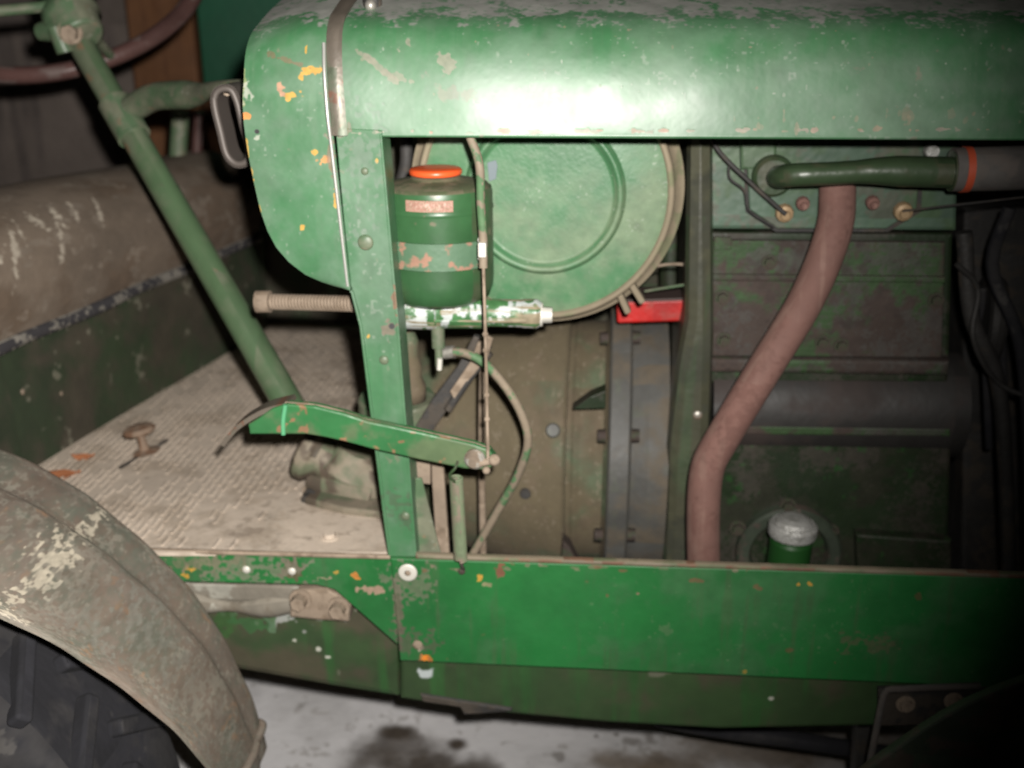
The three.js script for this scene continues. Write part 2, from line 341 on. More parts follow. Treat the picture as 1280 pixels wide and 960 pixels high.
M.dustPlate = paint({ // footplate: dry field dust trodden into the metal
  N: 1024, M: 0.6, base: [0.51, 0.43, 0.35], vary: 0.14, rough: 0.92, bump: 0.0006,
  layers: [
    { f: F.mid, m: F.fine, t: 0.62, s: 0.25, c: [0.34, 0.275, 0.21], a: 0.7 },
    { f: F.fine, m: F.big, mix: 0.8, t: 0.95, s: 0.15, c: [0.24, 0.19, 0.145], a: 0.6, x: 120, y: 55 },
    { f: F.grit, m: F.mid, mix: 0.9, t: 0.85, s: 0.1, c: [0.45, 0.39, 0.32], a: 0.5, x: 77 },
  ],
});
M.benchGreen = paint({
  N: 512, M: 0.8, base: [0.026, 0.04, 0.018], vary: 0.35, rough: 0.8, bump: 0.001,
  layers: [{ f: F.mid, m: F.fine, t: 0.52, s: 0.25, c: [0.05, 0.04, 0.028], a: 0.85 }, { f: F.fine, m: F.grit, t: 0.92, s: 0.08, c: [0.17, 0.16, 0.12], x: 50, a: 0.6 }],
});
M.rusty = paint({
  N: 1024, M: 0.5, base: [0.054, 0.038, 0.031], vary: 0.3, rough: 0.8, bump: 0.0008,
  layers: [
    { f: F.big, m: F.fine, mix: 0.4, t: 0.58, s: 0.12, c: [0.025, 0.07, 0.018], a: 0.85, r: 0.65, x: 700, y: 120 },
    { f: F.mid, m: F.grit, t: 0.64, s: 0.14, c: [0.062, 0.058, 0.052], a: 0.7, x: 400, y: 211 },
    { f: F.fine, m: F.mid, t: 0.76, s: 0.14, c: [0.04, 0.028, 0.024], a: 0.7, x: 170 },
  ],
});
M.pipeRust = paint({ N: 512, M: 0.4, base: [0.19, 0.1, 0.082], vary: 0.2, rough: 0.85, bump: 0.0003, layers: [{ f: F.mid, m: F.grit, t: 0.62, s: 0.14, c: [0.14, 0.068, 0.055], a: 0.6 }, { f: F.drip, m: F.fine, t: 0.66, s: 0.2, c: [0.24, 0.15, 0.12], a: 0.5, x: 60 }] });
M.fender = paint({
  N: 1024, M: 0.7, base: [0.178, 0.146, 0.118], vary: 0.3, rough: 0.7, bump: 0.0006,
  marks: [[0.0, 0.06, 0.006, 0.02], [0.0, 0.1, 0.009, 0.02], [-0.005, 0.14, 0.014, 0.022], [0.0, 0.175, 0.017, 0.022], [0.0, 0.22, 0.01, 0.022], [0.01, 0.255, 0.02, 0.012], [0.16, 0.12, 0.025, 0.05], [0.2, 0.17, 0.05, 0.03], [0.32, 0.22, 0.06, 0.02], [0.44, 0.17, 0.05, 0.03], [0.12, 0.2, 0.04, 0.02]].map(([u, v, ru, rv], i) => ({ u: i < 6 ? u + 0.05 : u, v, ru, rv, c: i < 6 ? [0.46, 0.41, 0.32] : [0.2, 0.195, 0.165], rag: 1.5, gr: 2.6, soft: 1, a: i < 6 ? 0.8 : 0.4, b: 0.1 })),
  layers: [
    { f: F.mid, m: F.grit, t: 0.56, s: 0.3, c: [0.1, 0.118, 0.09], a: 0.65, x: 60, r: 0.62 },
    { f: F.fine, m: F.grit, t: 0.6, s: 0.3, c: [0.155, 0.115, 0.088], a: 0.6, x: 510, y: 40 },
    { f: F.grit, m: F.mid, mix: 0.9, t: 0.72, s: 0.16, c: [0.24, 0.22, 0.18], a: 0.55, x: 200, y: 150, b: 0.1 },
    { f: F.fine, m: F.mid, t: 0.9, s: 0.14, c: [0.28, 0.16, 0.09], a: 0.5, x: 20, y: 650 },
  ],
});
M.drum = paint({
  N: 1024, M: 0.5, base: [0.062, 0.17, 0.078], vary: 0.14, rough: 0.4, bump: 0.0003,
  layers: [
    { f: F.mid, m: F.fine, t: 0.58, s: 0.3, c: [0.13, 0.21, 0.12], a: 0.6, r: 0.6, b: 0.25 },
    { f: F.big, m: F.mid, mix: 0.3, t: 0.6, s: 0.2, c: [0.165, 0.21, 0.13], a: 0.65, x: 380, r: 0.65 },
    { f: F.grit, m: F.mid, t: 0.95, s: 0.07, c: [0.3, 0.35, 0.28], a: 0.5, x: 12 },
  ],
});
M.drumRim = paint({ N: 512, M: 0.4, base: [0.23, 0.19, 0.13], vary: 0.2, rough: 0.8, layers: [{ f: F.mid, m: F.fine, t: 0.66, s: 0.1, c: [0.15, 0.17, 0.09], a: 0.7 }] });
const canMarks = [];
M.canister = paint({
  N: 512, M: 0.4, base: [0.032, 0.095, 0.036], vary: 0.3, rough: 0.36, bump: 0.0002,
  layers: [{ f: F.big, m: F.mid, mix: 0.5, t: 0.47, s: 0.2, c: [0.06, 0.062, 0.035], a: 0.85, r: 0.44 }, { f: F.fine, m: F.mid, t: 0.95, s: 0.06, c: [0.16, 0.13, 0.09], x: 80, a: 0.7 }],
});
M.canTop = paint({ N: 512, M: 0.3, base: [0.11, 0.1, 0.06], vary: 0.3, rough: 0.8, layers: [{ f: F.mid, m: F.fine, t: 0.6, s: 0.1, c: [0.06, 0.08, 0.035], a: 0.8 }] });
M.strap = paint({ N: 512, M: 0.3, base: [0.085, 0.16, 0.095], vary: 0.2, rough: 0.5, layers: [{ f: F.fine, m: F.mid, mix: 0.9, t: 0.54, s: 0.08, c: [0.28, 0.16, 0.11], r: 0.85, x: 640, y: 300 }] });
M.splash = paint({ // pump body, white coat half wiped over green
  N: 512, M: 0.2, base: [0.46, 0.49, 0.48], vary: 0.15, rough: 0.4, bump: 0.0004,
  layers: [{ f: F.mid, m: F.fine, t: 0.5, s: 0.06, c: [0.05, 0.14, 0.05], r: 0.4, x: 100, y: 30 }, { f: F.scuff, m: F.mid, t: 0.62, s: 0.1, c: [0.24, 0.2, 0.13], r: 0.7, x: 333 }],
});
M.steel = paint({ N: 512, M: 0.2, base: [0.4, 0.38, 0.34], vary: 0.3, rough: 0.45, metal: 0.6, layers: [{ f: F.mid, m: F.fine, t: 0.6, s: 0.1, c: [0.2, 0.14, 0.09], a: 0.8, r: 0.8 }] });
M.dustIron = paint({ N: 512, M: 0.2, base: [0.25, 0.195, 0.145], vary: 0.25, rough: 0.85, bump: 0.0004, layers: [{ f: F.mid, m: F.fine, t: 0.62, s: 0.2, c: [0.15, 0.11, 0.075], a: 0.8 }] });
M.darkIron = paint({ N: 512, M: 0.3, base: [0.035, 0.033, 0.031], vary: 0.35, rough: 0.65, bump: 0.001, layers: [{ f: F.mid, m: F.fine, t: 0.64, s: 0.1, c: [0.07, 0.055, 0.04], a: 0.6, r: 0.85 }] });
M.engineGreen = paint({
  N: 1024, M: 0.6, base: [0.018, 0.031, 0.014], vary: 0.25, rough: 0.42, bump: 0.0004,
  layers: [{ f: F.mid, m: F.fine, t: 0.57, s: 0.22, c: [0.028, 0.028, 0.018], a: 0.8, r: 0.5 }, { f: F.mid, m: F.grit, t: 0.68, s: 0.2, c: [0.048, 0.038, 0.03], a: 0.65, x: 300, r: 0.8 }, { f: F.fine, m: F.mid, t: 0.86, s: 0.1, c: [0.022, 0.085, 0.02], a: 0.5, x: 610 }],
});
M.rubber = paint({ N: 512, M: 0.4, base: [0.017, 0.017, 0.021], vary: 0.4, rough: 0.9, bump: 0.001, layers: [{ f: F.mid, m: F.fine, t: 0.66, s: 0.2, c: [0.036, 0.034, 0.034], a: 0.7 }, { f: F.fine, m: F.mid, t: 1.0, s: 0.1, c: [0.08, 0.075, 0.07], x: 44, a: 0.6 }] });
M.strip = paint({ N: 512, M: 0.5, base: [0.035, 0.033, 0.036], vary: 0.3, rough: 0.8, layers: [{ f: F.mid, m: F.grit, t: 0.56, s: 0.04, c: [0.2, 0.185, 0.16], a: 0.9, b: 0.3 }] });
M.hose = paint({ N: 512, M: 0.4, base: [0.11, 0.095, 0.085], vary: 0.2, rough: 0.85, layers: [{ f: F.mid, m: F.fine, t: 0.6, s: 0.12, c: [0.09, 0.085, 0.08], a: 0.8 }] });
M.cable = paint({ N: 512, M: 0.2, base: [0.2, 0.16, 0.115], vary: 0.25, rough: 0.7, layers: [{ f: F.mid, m: F.fine, t: 0.66, s: 0.06, c: [0.05, 0.14, 0.055], a: 0.85, x: 50 }] });
const plain = (c, rough, metal = 0, o = {}) => new THREE.MeshPhysicalMaterial({ color: new THREE.Color().setRGB(...c), roughness: rough, metalness: metal, ...o });
M.orange = plain([0.75, 0.1, 0.025], 0.35);
M.red = paint({ N: 256, M: 0.15, base: [0.42, 0.012, 0.01], vary: 0.3, rough: 0.45, layers: [{ f: F.mid, m: F.fine, t: 0.68, s: 0.2, c: [0.2, 0.06, 0.045], a: 0.6, r: 0.8 }] });
M.brass = plain([0.36, 0.25, 0.14], 0.55, 0.2);
M.maroon = paint({ N: 512, M: 0.4, base: [0.085, 0.045, 0.04], vary: 0.25, rough: 0.4, layers: [{ f: F.mid, m: F.fine, t: 0.7, s: 0.1, c: [0.14, 0.11, 0.1], a: 0.6 }] });
M.alu = paint({ N: 512, M: 0.1, base: [0.42, 0.42, 0.4], vary: 0.3, rough: 0.5, metal: 0.3, bump: 0.002, layers: [{ f: F.fine, t: 0.6, s: 0.1, c: [0.3, 0.3, 0.27], a: 0.7 }] });
M.zinc = plain([0.6, 0.58, 0.52], 0.5, 0.2);
M.concrete = paint({
  N: 1024, M: 2, u0: -1, v0: -1, base: [0.68, 0.67, 0.675], vary: 0.08, rough: 0.9, bump: 0.0015,
  layers: [{ f: F.mid, m: F.fine, t: 0.66, s: 0.25, c: [0.5, 0.49, 0.485], a: 0.6 }, { f: F.grit, m: F.fine, mix: 0.6, t: 0.86, s: 0.08, c: [0.36, 0.34, 0.32], a: 0.6, x: 91 }, { f: F.fine, m: F.mid, t: 0.98, s: 0.06, c: [0.16, 0.14, 0.12], a: 0.6 }],
  marks: [[500, 935, 0.12, 0.07], [470, 950, 0.08, 0.06], [497, 915, 0.06, 0.03], [572, 930, 0.026, 0.024], [540, 955, 0.1, 0.05], [590, 962, 0.08, 0.05], [780, 955, 0.1, 0.05], [840, 960, 0.09, 0.05], [950, 940, 0.22, 0.08], [1090, 935, 0.25, 0.09], [745, 920, 0.006, 0.006], [770, 918, 0.006, 0.006], [540, 968, 0.16, 0.05]].map(([a, b, ru, rv], i) => { const p = onY(a, b, 0); return { u: p.x, v: p.z + 0.3, ru, rv, c: i > 5 && i < 10 ? [0.2, 0.155, 0.11] : [0.08, 0.065, 0.052], rag: 0.4, gr: 0.3, soft: 0.8, a: i === 2 || i === 3 ? 1 : 0.8, r: 0.6, b: 0 }; }),
});
M.wall = paint({ N: 512, M: 1.2, base: [0.14, 0.115, 0.1], vary: 0.25, rough: 0.9, bump: 0.003, layers: [{ f: F.drip, m: F.mid, t: 0.58, s: 0.16, c: [0.1, 0.082, 0.075], a: 0.8 }] });
M.wood = paint({ N: 512, M: 0.5, base: [0.16, 0.07, 0.028], vary: 0.2, rough: 0.8, layers: [{ f: F.drip, m: F.mid, t: 0.55, s: 0.1, c: [0.12, 0.05, 0.02], a: 0.8 }] });
M.panelGreen = paint({ N: 512, M: 0.8, base: [0.01, 0.085, 0.042], vary: 0.2, rough: 0.5, layers: [{ f: F.mid, m: F.fine, t: 0.72, s: 0.12, c: [0.05, 0.11, 0.07], a: 0.5 }] });

// ---------------------------------------------------------------- setting
const floor = add(scene, 'floor', new THREE.BoxGeometry(9, 0.1, 9).translate(0, -0.05, -0.5), M.concrete);
floor.userData.kind = 'structure';
const wall = add(scene, 'back_wall', new THREE.BoxGeometry(9, 3.4, 0.16).translate(0, 1.7, -2.1), M.wall);
wall.userData.kind = 'structure';
const wp = thing('timber_post', 'orange brown timber post standing against the dark barn wall', 'post', V3(-1.55, 0, -2.45));
{ const a = at(172, 60, -1.92), b = at(252, 60, -1.92); wp.position.set((a.x + b.x) / 2, 0, -1.94); add(wp, 'post_shaft', new RoundedBoxGeometry(b.x - a.x, 3, 0.15, 2, 0.008).translate(0, 1.5, 0), M.wood); }
{ const a = at(246, 60, -1.7);
  const gp = thing('machine_panel', 'dark green sheet metal panel standing behind the tractor cowl', 'metal panel', V3(a.x, 0, -1.72));
  add(gp, 'sheet', new RoundedBoxGeometry(0.9, 1.0, 0.02, 2, 0.006).translate(0.455, at(300, 112, -1.7).y + 0.5, 0), M.panelGreen);
  add(gp, 'upright', new RoundedBoxGeometry(0.05, 1.1, 0.05, 2, 0.006).translate(0.12, 0.55, -0.04), M.panelGreen);
  add(gp, 'upright', new RoundedBoxGeometry(0.05, 1.1, 0.05, 2, 0.006).translate(0.75, 0.55, -0.04), M.panelGreen);
}

// ---------------------------------------------------------------- the tractor
const tractor = thing('tractor', 'old worn green tractor seen from its side with an open engine bay', 'tractor');
const T = (name, g, m, label) => add(tractor, name, g, m, label);

// footplate with pressed tread
const YF = 0.583;
{
  const s = [[165, 690], [498, 690], [560, 420], [330, 405], [328, 412], [-40, 618]].map(([a, b]) => onY(a, b, YF));
  const shape = new THREE.Shape(s.map(p => new THREE.Vector2(p.x, -p.z)));
  const g = new THREE.ExtrudeGeometry(shape, { depth: 0.006, bevelEnabled: false }); g.rotateX(-Math.PI / 2); g.translate(0, YF - 0.006, 0);
  const fp = T('footplate', g, M.dustPlate);
  const dash = [];
  const rib = new THREE.CylinderGeometry(0.0025, 0.0035, 0.024, 6, 1, false); rib.rotateX(Math.PI / 2); rib.scale(1, 0.6, 1);
  for (let i = 0; i < 57; i++) for (let j = 0; j < 30; j++) {
    const x = -0.93 + i * 0.0118, z = -0.02 - j * 0.034 - (i % 2) * 0.017;
    if (z < -0.99 || x > -0.26) continue;
    if (x < -0.895 + (-(z + 0.174)) * 0.178 + 0.02) continue;
    if (rnd() < 0.06 + 0.5 * sstep(0.5, 0.75, 0.5 + 0.3 * Math.sin(x * 23 + z * 9) + 0.25 * Math.sin(z * 31 - x * 12))) continue;
    if (rnd() < 1.1 * sstep(-0.62, -0.4, x) * sstep(-0.3, -0.1, z)) continue;
    const q = rib.clone(); q.rotateY(rr(-0.03, 0.03)); q.translate(x, YF + rr(-0.0006, 0.0005), z); dash.push(boxUV(q));
  }
  const d = add(fp, 'tread_pattern', dash, M.dustPlate); d.userData.kind = 'stuff';
  const pl = onY(412, 672, YF); bolt(fp, pl, 0.009, 0.006, M.dustPlate, V3(0, 1, 0));
  const slot = onY(182, 566, YF);
  const bt = add(fp, 'foot_button', turned(sharp([[0.0001, 0.0], [0.022, 0.0], [0.024, 0.002], [0.008, 0.006], [0.006, 0.022], [0.006, 0.03], [0.024, 0.036], [0.026, 0.04], [0.022, 0.045], [0.0001, 0.048]]).slice(4), V3(0, 0, 0)), M.buttonM = paint({ N: 256, M: 0.1, base: [0.24, 0.17, 0.12], vary: 0.3, rough: 0.8, layers: [{ f: F.mid, m: F.fine, t: 0.55, s: 0.15, c: [0.15, 0.075, 0.04], a: 0.8 }] })); bt.position.copy(slot); bt.rotation.z = 0.15;
  add(fp, 'slot', new THREE.BoxGeometry(0.006, 0.003, 0.12).rotateY(-0.25).translate(slot.x, YF + 0.0005, slot.z + 0.005), M.darkIron);
}
// lip under the near edge of the footplate, then the gusset running down to the side plate
T('footplate_lip', plate([[120, 686], [486, 696], [496, 698], [497, 806], [418, 737], [395, 731], [215, 727], [120, 724]], 0.002, 0.006), M.beam);
{ const p = tractor.getObjectByName('footplate_lip'); add(p, 'lip_edge', bar([at(118, 686, 0.001), at(488, 696, 0.001)], 0.0035, { seg: 2, radial: 10 }), M.dustIron); rivet(p, at(308, 712, 0.002), 0.0055, M.zinc); rivet(p, at(365, 714, 0.002), 0.0055, M.zinc); }

// side plate (long green plank of sheet steel) with its folded top edge
{
  const sp = T('side_plate', plate([[488, 698], [1300, 723], [1300, 862], [500, 826]], 0.008, 0.008, 0.002), M.beam);
  M.fold = paint({ N: 512, M: 0.5, base: [0.2, 0.165, 0.115], vary: 0.3, rough: 0.7, layers: [{ f: F.mid, m: F.fine, t: 0.58, s: 0.14, c: [0.1, 0.12, 0.06], a: 0.8 }, { f: F.fine, m: F.mid, t: 0.7, s: 0.1, c: [0.16, 0.09, 0.055], x: 210 }] });
  add(sp, 'top_fold', plate([[519, 693.5], [1300, 719], [1300, 725], [519, 699.5]], 0.0088, 0.011, 0.003), M.fold, 'dusty bare top edge');
  const w = add(sp, 'washer', turned([[0.0042, 0.0035], [0.0105, 0.0035], [0.0125, 0.002], [0.0125, 0], [0.0042, 0], [0.0042, 0.0035]], V3(0, 0, 0), V3(0, 0, 1), 28), M.zinc); w.position.copy(at(510, 715, 0.0085));
  const b = rivet(sp, at(510, 716, 0.0085), 0.004, M.dustIron, 'screw'); b.scale.z = 1.4;
  rivet(sp, at(522, 806, 0.0085), 0.007, M.dustIron, 'screw');
 rivet(sp, at(577, 714, 0.0085), 0.005, M.rusty, 'screw');
}
// lower frame rail and the dirty gearbox side to the left of it
T('frame_rail', plate([[500, 770], [1300, 800], [1300, 912], [1100, 908], [900, 912], [760, 904], [640, 893], [570, 884], [500, 874]], -0.012, 0.15, 0.006), M.chassis);
{
  const gb = T('gearbox_side', [plate([[170, 700], [498, 705], [499.5, 873.5], [420, 861], [285, 837], [240, 790], [170, 770]], -0.03, 0.3, 0.012)], M.chassis);
  add(gb, 'dirt_ledge', [bar([at(205, 738, -0.03), at(250, 752, -0.026), at(310, 758, -0.026), at(370, 752, -0.03)], (t) => 0.014 + 0.006 * Math.sin(t * 9) * Math.sin(t * 3), { seg: 30, radial: 14 }), plate([[190, 728], [440, 735], [420, 752], [300, 754], [210, 748]], -0.02, 0.02, 0.006)], M.ledge = paint({ N: 512, M: 0.4, base: [0.2, 0.18, 0.145], vary: 0.3, rough: 0.9, bump: 0.0015, layers: [{ f: F.mid, m: F.fine, t: 0.6, s: 0.16, c: [0.11, 0.09, 0.065], a: 0.8 }, { f: F.fine, m: F.mid, t: 0.74, s: 0.1, c: [0.27, 0.26, 0.22], x: 100 }] }));
  const cb = add(gb, 'casting_lug', [plate([[362, 752], [372, 738], [408, 736], [420, 742], [438, 758], [436, 778], [400, 776], [362, 772]], -0.006, 0.04, 0.004)], M.dustIron);
  bolt(cb, at(376, 748, -0.006), 0.011, 0.014, M.dustIron); bolt(cb, at(424, 758, -0.006), 0.011, 0.014, M.dustIron);
  add(gb, 'drain_bracket', [plate([[525, 868], [575, 876], [640, 886], [640, 890], [600, 893], [580, 894], [575, 885], [528, 878]], -0.008, 0.05, 0.003)], M.darkIron);
}

// hood: side falls almost upright, rounds over the shoulder, runs flat on top
const SEC = [[0.0, 1.1265], [-0.0036, 1.16], [-0.0094, 1.193], [-0.0178, 1.217], [-0.030, 1.235], [-0.048, 1.2475], [-0.075, 1.257], [-0.13, 1.273], [-0.22, 1.292], [-0.34, 1.305], [-0.6, 1.31]].map(([z, y]) => V3(0, y, z));
const secCurve = new THREE.CatmullRomCurve3(SEC, false, 'centripetal'), SECLEN = secCurve.getLength();
const zAt = (y) => { let lo = 0, hi = 0.7; for (let k = 0; k < 24; k++) { const m = (lo + hi) / 2; if (secCurve.getPoint(m).y < y) lo = m; else hi = m; } return secCurve.getPoint(lo).z; };
{
  const x0 = at(424, 166).x, x1 = 0.62;
  const vpow = (v) => Math.pow(v, 1.7);
  const fn = (u, v) => { const p = secCurve.getPointAt(vpow(v)); const dent = (0.0009 * Math.sin(u * 17 + 1) + 0.0007 * Math.sin(u * 41 + v * 6)) * Math.sin(v * 9); const x = lerp(x0 + (1.127 - p.y) * 0.05, x1, u); return V3(x, p.y, p.z - (x - x0) * 0.045 + dent * (v > 0.02 ? 1 : 0)); };
  const hood = T('hood', [sheet(fn, 80, 70, 0.003, (u, v) => [lerp(x0, x1, u), 1.1265 + vpow(v) * SECLEN]),
    bar([V3(x0, 1.1265, -0.003), V3(x1, 1.1265, -0.003 - (x1 - x0) * 0.045)], 0.003, { seg: 2, radial: 10 })], M.hood);
  // far side and underside of the hood keep the engine bay dark
  add(hood, 'far_side', [new THREE.BoxGeometry(1.03, 0.18, 0.004).translate(0.14, 1.215, -0.603)], M.hood);
  // latch on the top
  const lp = V3(at(466, 10, -0.1).x, 1.262, -0.1);
  const la = add(hood, 'latch', [bar([lp, lp.clone().add(V3(0, 0.03, 0))], 0.011, { seg: 2 })], M.darkIron); add(la, 'latch_nut', new THREE.SphereGeometry(0.007, 14, 10).translate(lp.x, lp.y + 0.002, lp.z + 0.012), M.steel);
}
// corner post of the hood, a folded sheet upright leaning a little
{
  const post = T('hood_post', [plate([[419, 160], [477, 163], [498, 400], [521, 696], [486, 696], [448, 388], [438, 356], [430, 280]], 0.0005, 0.004, 0.0012), plate([[474, 168], [477, 167], [498, 400], [521, 696], [517, 696], [494, 400]], 0.001, 0.045, 0.001), bar([at(440, 364, 0.001), at(449, 390, 0.001), at(487, 694, 0.001)], 0.0022, { straight: true, seg: 8, radial: 8 })], M.hood);
  const b = add(post, 'screw', new THREE.SphereGeometry(0.0095, 18, 10).scale(1, 1, 0.4), M.dustyGreen); b.position.copy(at(457, 303, 0.0015));
  rivet(post, at(456, 214, 0.001), 0.0045, M.dustyGreen); rivet(post, at(480, 450, 0.001), 0.006, M.dustyGreen); rivet(post, at(507, 645, 0.001), 0.006, M.dustyGreen);
}
// cowl behind the hood: same section, hanging lower, with a rounded rear corner
{
  const edgeR = (y) => lerp(at(441, 362).x, at(406, 60).x, clamp((y - at(441, 362).y) / (at(414, 60).y - at(441, 362).y), 0, 1.6));
  const out = [[300, 92], [300, 118], [303, 150], [309, 190], [317, 228], [325, 262], [334, 288], [346, 310], [362, 328], [382, 343], [402, 352], [424, 359], [441, 363]].map(([a, b]) => at(a, b, 0.006));
  const yTop = 1.127, yLow = out[out.length - 1].y;
  // boundary on the left as x over height
  const leftX = (y) => { for (let i = 0; i + 1 < out.length; i++) if (y <= out[i].y && y >= out[i + 1].y) return lerp(out[i].x, out[i + 1].x, (out[i].y - y) / (out[i].y - out[i + 1].y)); return y > out[0].y ? out[0].x : out[out.length - 1].x; };
  const L1 = yTop - yLow, tot = L1 + SECLEN * 0.7;
  const fn = (u, v) => {
    let y, z; const s = Math.pow(v, 1.3) * tot;
    if (s < L1) { y = yLow + s; z = 0.0 + (yTop - y) * 0.02; } else { const p = secCurve.getPointAt((s - L1) / SECLEN); y = p.y; z = p.z; }
    const top = y > 1.19 ? 1 : 0, xl = leftX(Math.min(y, out[0].y)), xr = edgeR(Math.min(y, 1.25)), x = lerp(xl, xr, u);
    const back = Math.pow(1 - u, 2);
    return V3(x, y - (s > L1 ? back * 0.014 * clamp((s - L1) / 0.12) : 0), z + 0.008 - back * 0.004);
  };
  const cowl = T('cowl', sheet(fn, 30, 80, 0.004, (u, v) => { const s = Math.pow(v, 1.3) * tot, p = fn(u, v); return [p.x, yLow + s]; }), M.hood);
  // strip of bare brown trim over the joint between cowl and hood, with a bright worn bead
  const trimFn = (u, v) => { const s = Math.pow(v, 1.3) * SECLEN * 0.7; const p = secCurve.getPointAt(s / SECLEN); const x = edgeR(Math.min(p.y, 1.25)) - 0.001 + u * 0.018; return V3(x, p.y + 0.004 * clamp((p.y - 1.2) / 0.05), p.z + 0.0095 + 0.0025 * Math.sin(u * Math.PI)); };
  const trim = T('trim_strip', [sheet(trimFn, 8, 50, 0.003)], M.trim = paint({ N: 512, M: 0.3, base: [0.13, 0.11, 0.088], vary: 0.3, rough: 0.45, metal: 0.2, layers: [{ f: F.mid, m: F.fine, t: 0.6, s: 0.2, c: [0.08, 0.11, 0.07], a: 0.8 }, { f: F.fine, t: 0.76, s: 0.1, c: [0.15, 0.08, 0.055], x: 60 }] }));
  const beadPts = []; for (let i = 0; i <= 10; i++) { const y = lerp(yLow + 0.006, 1.225, i / 10); beadPts.push(V3(edgeR(y) - 0.003, y, (y < yTop ? 0.008 : zAt(y) + 0.0105) + 0.002)); }
  add(trim, 'bead', bar(beadPts, 0.0022, { seg: 40, radial: 8 }), plain([0.42, 0.42, 0.39], 0.4, 0.5));
}
// hand loop showing behind the cowl
{
  const c = [], A = [[268, 122], [275, 112], [288, 112], [295, 124], [304, 160], [311, 188], [308, 202], [296, 205], [285, 196], [276, 165]];
  for (const [a, b] of A) c.push(at(a, b, -0.1));
  const loop = (dz) => bar(c.map(p => p.clone().add(V3(0, 0, dz))), 0.0045, { seg: 60, radial: 8, closed: true });
  const ribbon = []; const cc = new THREE.CatmullRomCurve3(c, true, 'centripetal');
  const lh = T('loop_handle', [sheet((u, v) => { const p = cc.getPoint(u % 1); return p.add(V3(0, 0, -0.05 * v)); }, 60, 4, 0.005, null, true), loop(0)], plain([0.1, 0.085, 0.075], 0.5, 0.2));
  add(lh, 'loop_stay', bar([at(284, 114, -0.125), at(292, 110, -0.21)], 0.006, { seg: 3, radial: 10 }), M.dustIron);
  T('dash_panel', new RoundedBoxGeometry(0.006, 0.2, 0.52, 2, 0.002).translate(-0.375, 1.135, -0.33), M.benchGreen);
  T('steering_bracket', [bar([at(165, 136, -0.47), at(190, 122, -0.44), at(215, 119, -0.4), at(240, 118, -0.35), at(300, 108, -0.2), V3(-0.375, at(300, 108, -0.2).y + 0.004, -0.17)], (t) => t < 0.35 ? 0.021 : t < 0.5 ? lerp(0.021, 0.013, (t - 0.35) / 0.15) : lerp(0.013, 0.006, (t - 0.5) / 0.5), { seg: 40, radial: 16 })], M.dustyGreen);
}
// steering column, its clamp, head, and the wheel
{
  const top = at(98, 50, -0.55), low = at(374, 528, -0.185), dir = low.clone().sub(top).normalize();
  const col = T('steering_column', bar([top, low], (t) => lerp(0.0205, 0.0225, t), { seg: 10, radial: 28 }), M.columnM = paint({ N: 512, M: 0.5, base: [0.07, 0.118, 0.06], vary: 0.2, rough: 0.34, bump: 0.0002, layers: [{ f: F.mid, m: F.fine, t: 0.6, s: 0.3, c: [0.15, 0.155, 0.11], a: 0.6, r: 0.45 }, { f: F.fine, m: F.mid, t: 0.95, s: 0.06, c: [0.2, 0.12, 0.07], a: 0.7 }], extra: { ior: 1.6 } }));
  const k = at(168, 150, -0.48), kk = top.clone().addScaledVector(dir, k.clone().sub(top).dot(dir));
  const h = dir.clone().multiplyScalar(0.036);
  const cl = add(col, 'clamp', bar([kk.clone().sub(h), kk.clone().add(h)], 0.0265, { seg: 4, radial: 28 }), M.dustyGreen);
  bolt(cl, kk.clone().add(V3(0.02, -0.03, 0.025)), 0.008, 0.008, M.steel);
  const hub = at(90, 22, -0.55);
  const n = V3(-0.497, 1, -0.399).normalize(), R = 0.22;
  const wc = hub.clone().addScaledVector(n, 0.023);
  const e1 = V3(1, 0, 0).addScaledVector(n, -n.x).normalize(), e2 = V3().crossVectors(n, e1);
  const ringPts = []; for (let i = 0; i < 48; i++) { const a = i / 48 * Math.PI * 2; ringPts.push(wc.clone().addScaledVector(e1, Math.cos(a) * R).addScaledVector(e2, Math.sin(a) * R)); }
  const wheel = T('steering_wheel', bar(ringPts, 0.0155, { seg: 120, radial: 14, closed: true }), M.maroon);
  const seen = (p) => { const d = p.clone().sub(EYE), k = d.dot(FWD); return [640 + FOCAL * d.dot(RIGHT) / k, 480 - FOCAL * d.dot(UP) / k]; };
  let best = 0, bd = 1e9; ringPts.forEach((p, i) => { const [x, y] = seen(p), e = Math.hypot(x - 143, y - 64); if (e < bd) { bd = e; best = i; } });
  const a0 = best / 48 * Math.PI * 2;
  for (const a of [a0, a0 + 2.1, a0 - 2.1]) add(wheel, 'spoke', bar([wc.clone().addScaledVector(e1, Math.cos(a) * 0.02).addScaledVector(e2, Math.sin(a) * 0.02), wc.clone().addScaledVector(e1, Math.cos(a) * R).addScaledVector(e2, Math.sin(a) * R)], 0.009, { seg: 3, radial: 10 }), M.dustyGreen);
  add(wheel, 'hub', [turned([[0.0001, -0.045], [0.029, -0.045], [0.036, -0.04], [0.038, -0.012], [0.046, -0.008], [0.046, 0.012], [0.036, 0.016], [0.034, 0.06], [0.0001, 0.065]], hub, dir.clone().negate(), 30), bar([at(50, 40, -0.54), at(88, 34, -0.53)], (t) => 0.014 + 0.012 * t, { seg: 6, radial: 14 })], M.dustyGreen);
  const nut = hexBolt(0.014, 0.014, V3(0.25, -0.1, 1)); nut.userData.uvDone = true; const nm = add(wheel, 'clamp_nut', nut, M.dustIron); nm.position.copy(at(88, 40, -0.512));
  add(wheel, 'clamp_ear', bar([at(70, 34, -0.52), at(82, 66, -0.52)], 0.014, { seg: 4, radial: 12, flat: 1 }), M.dustyGreen);
}
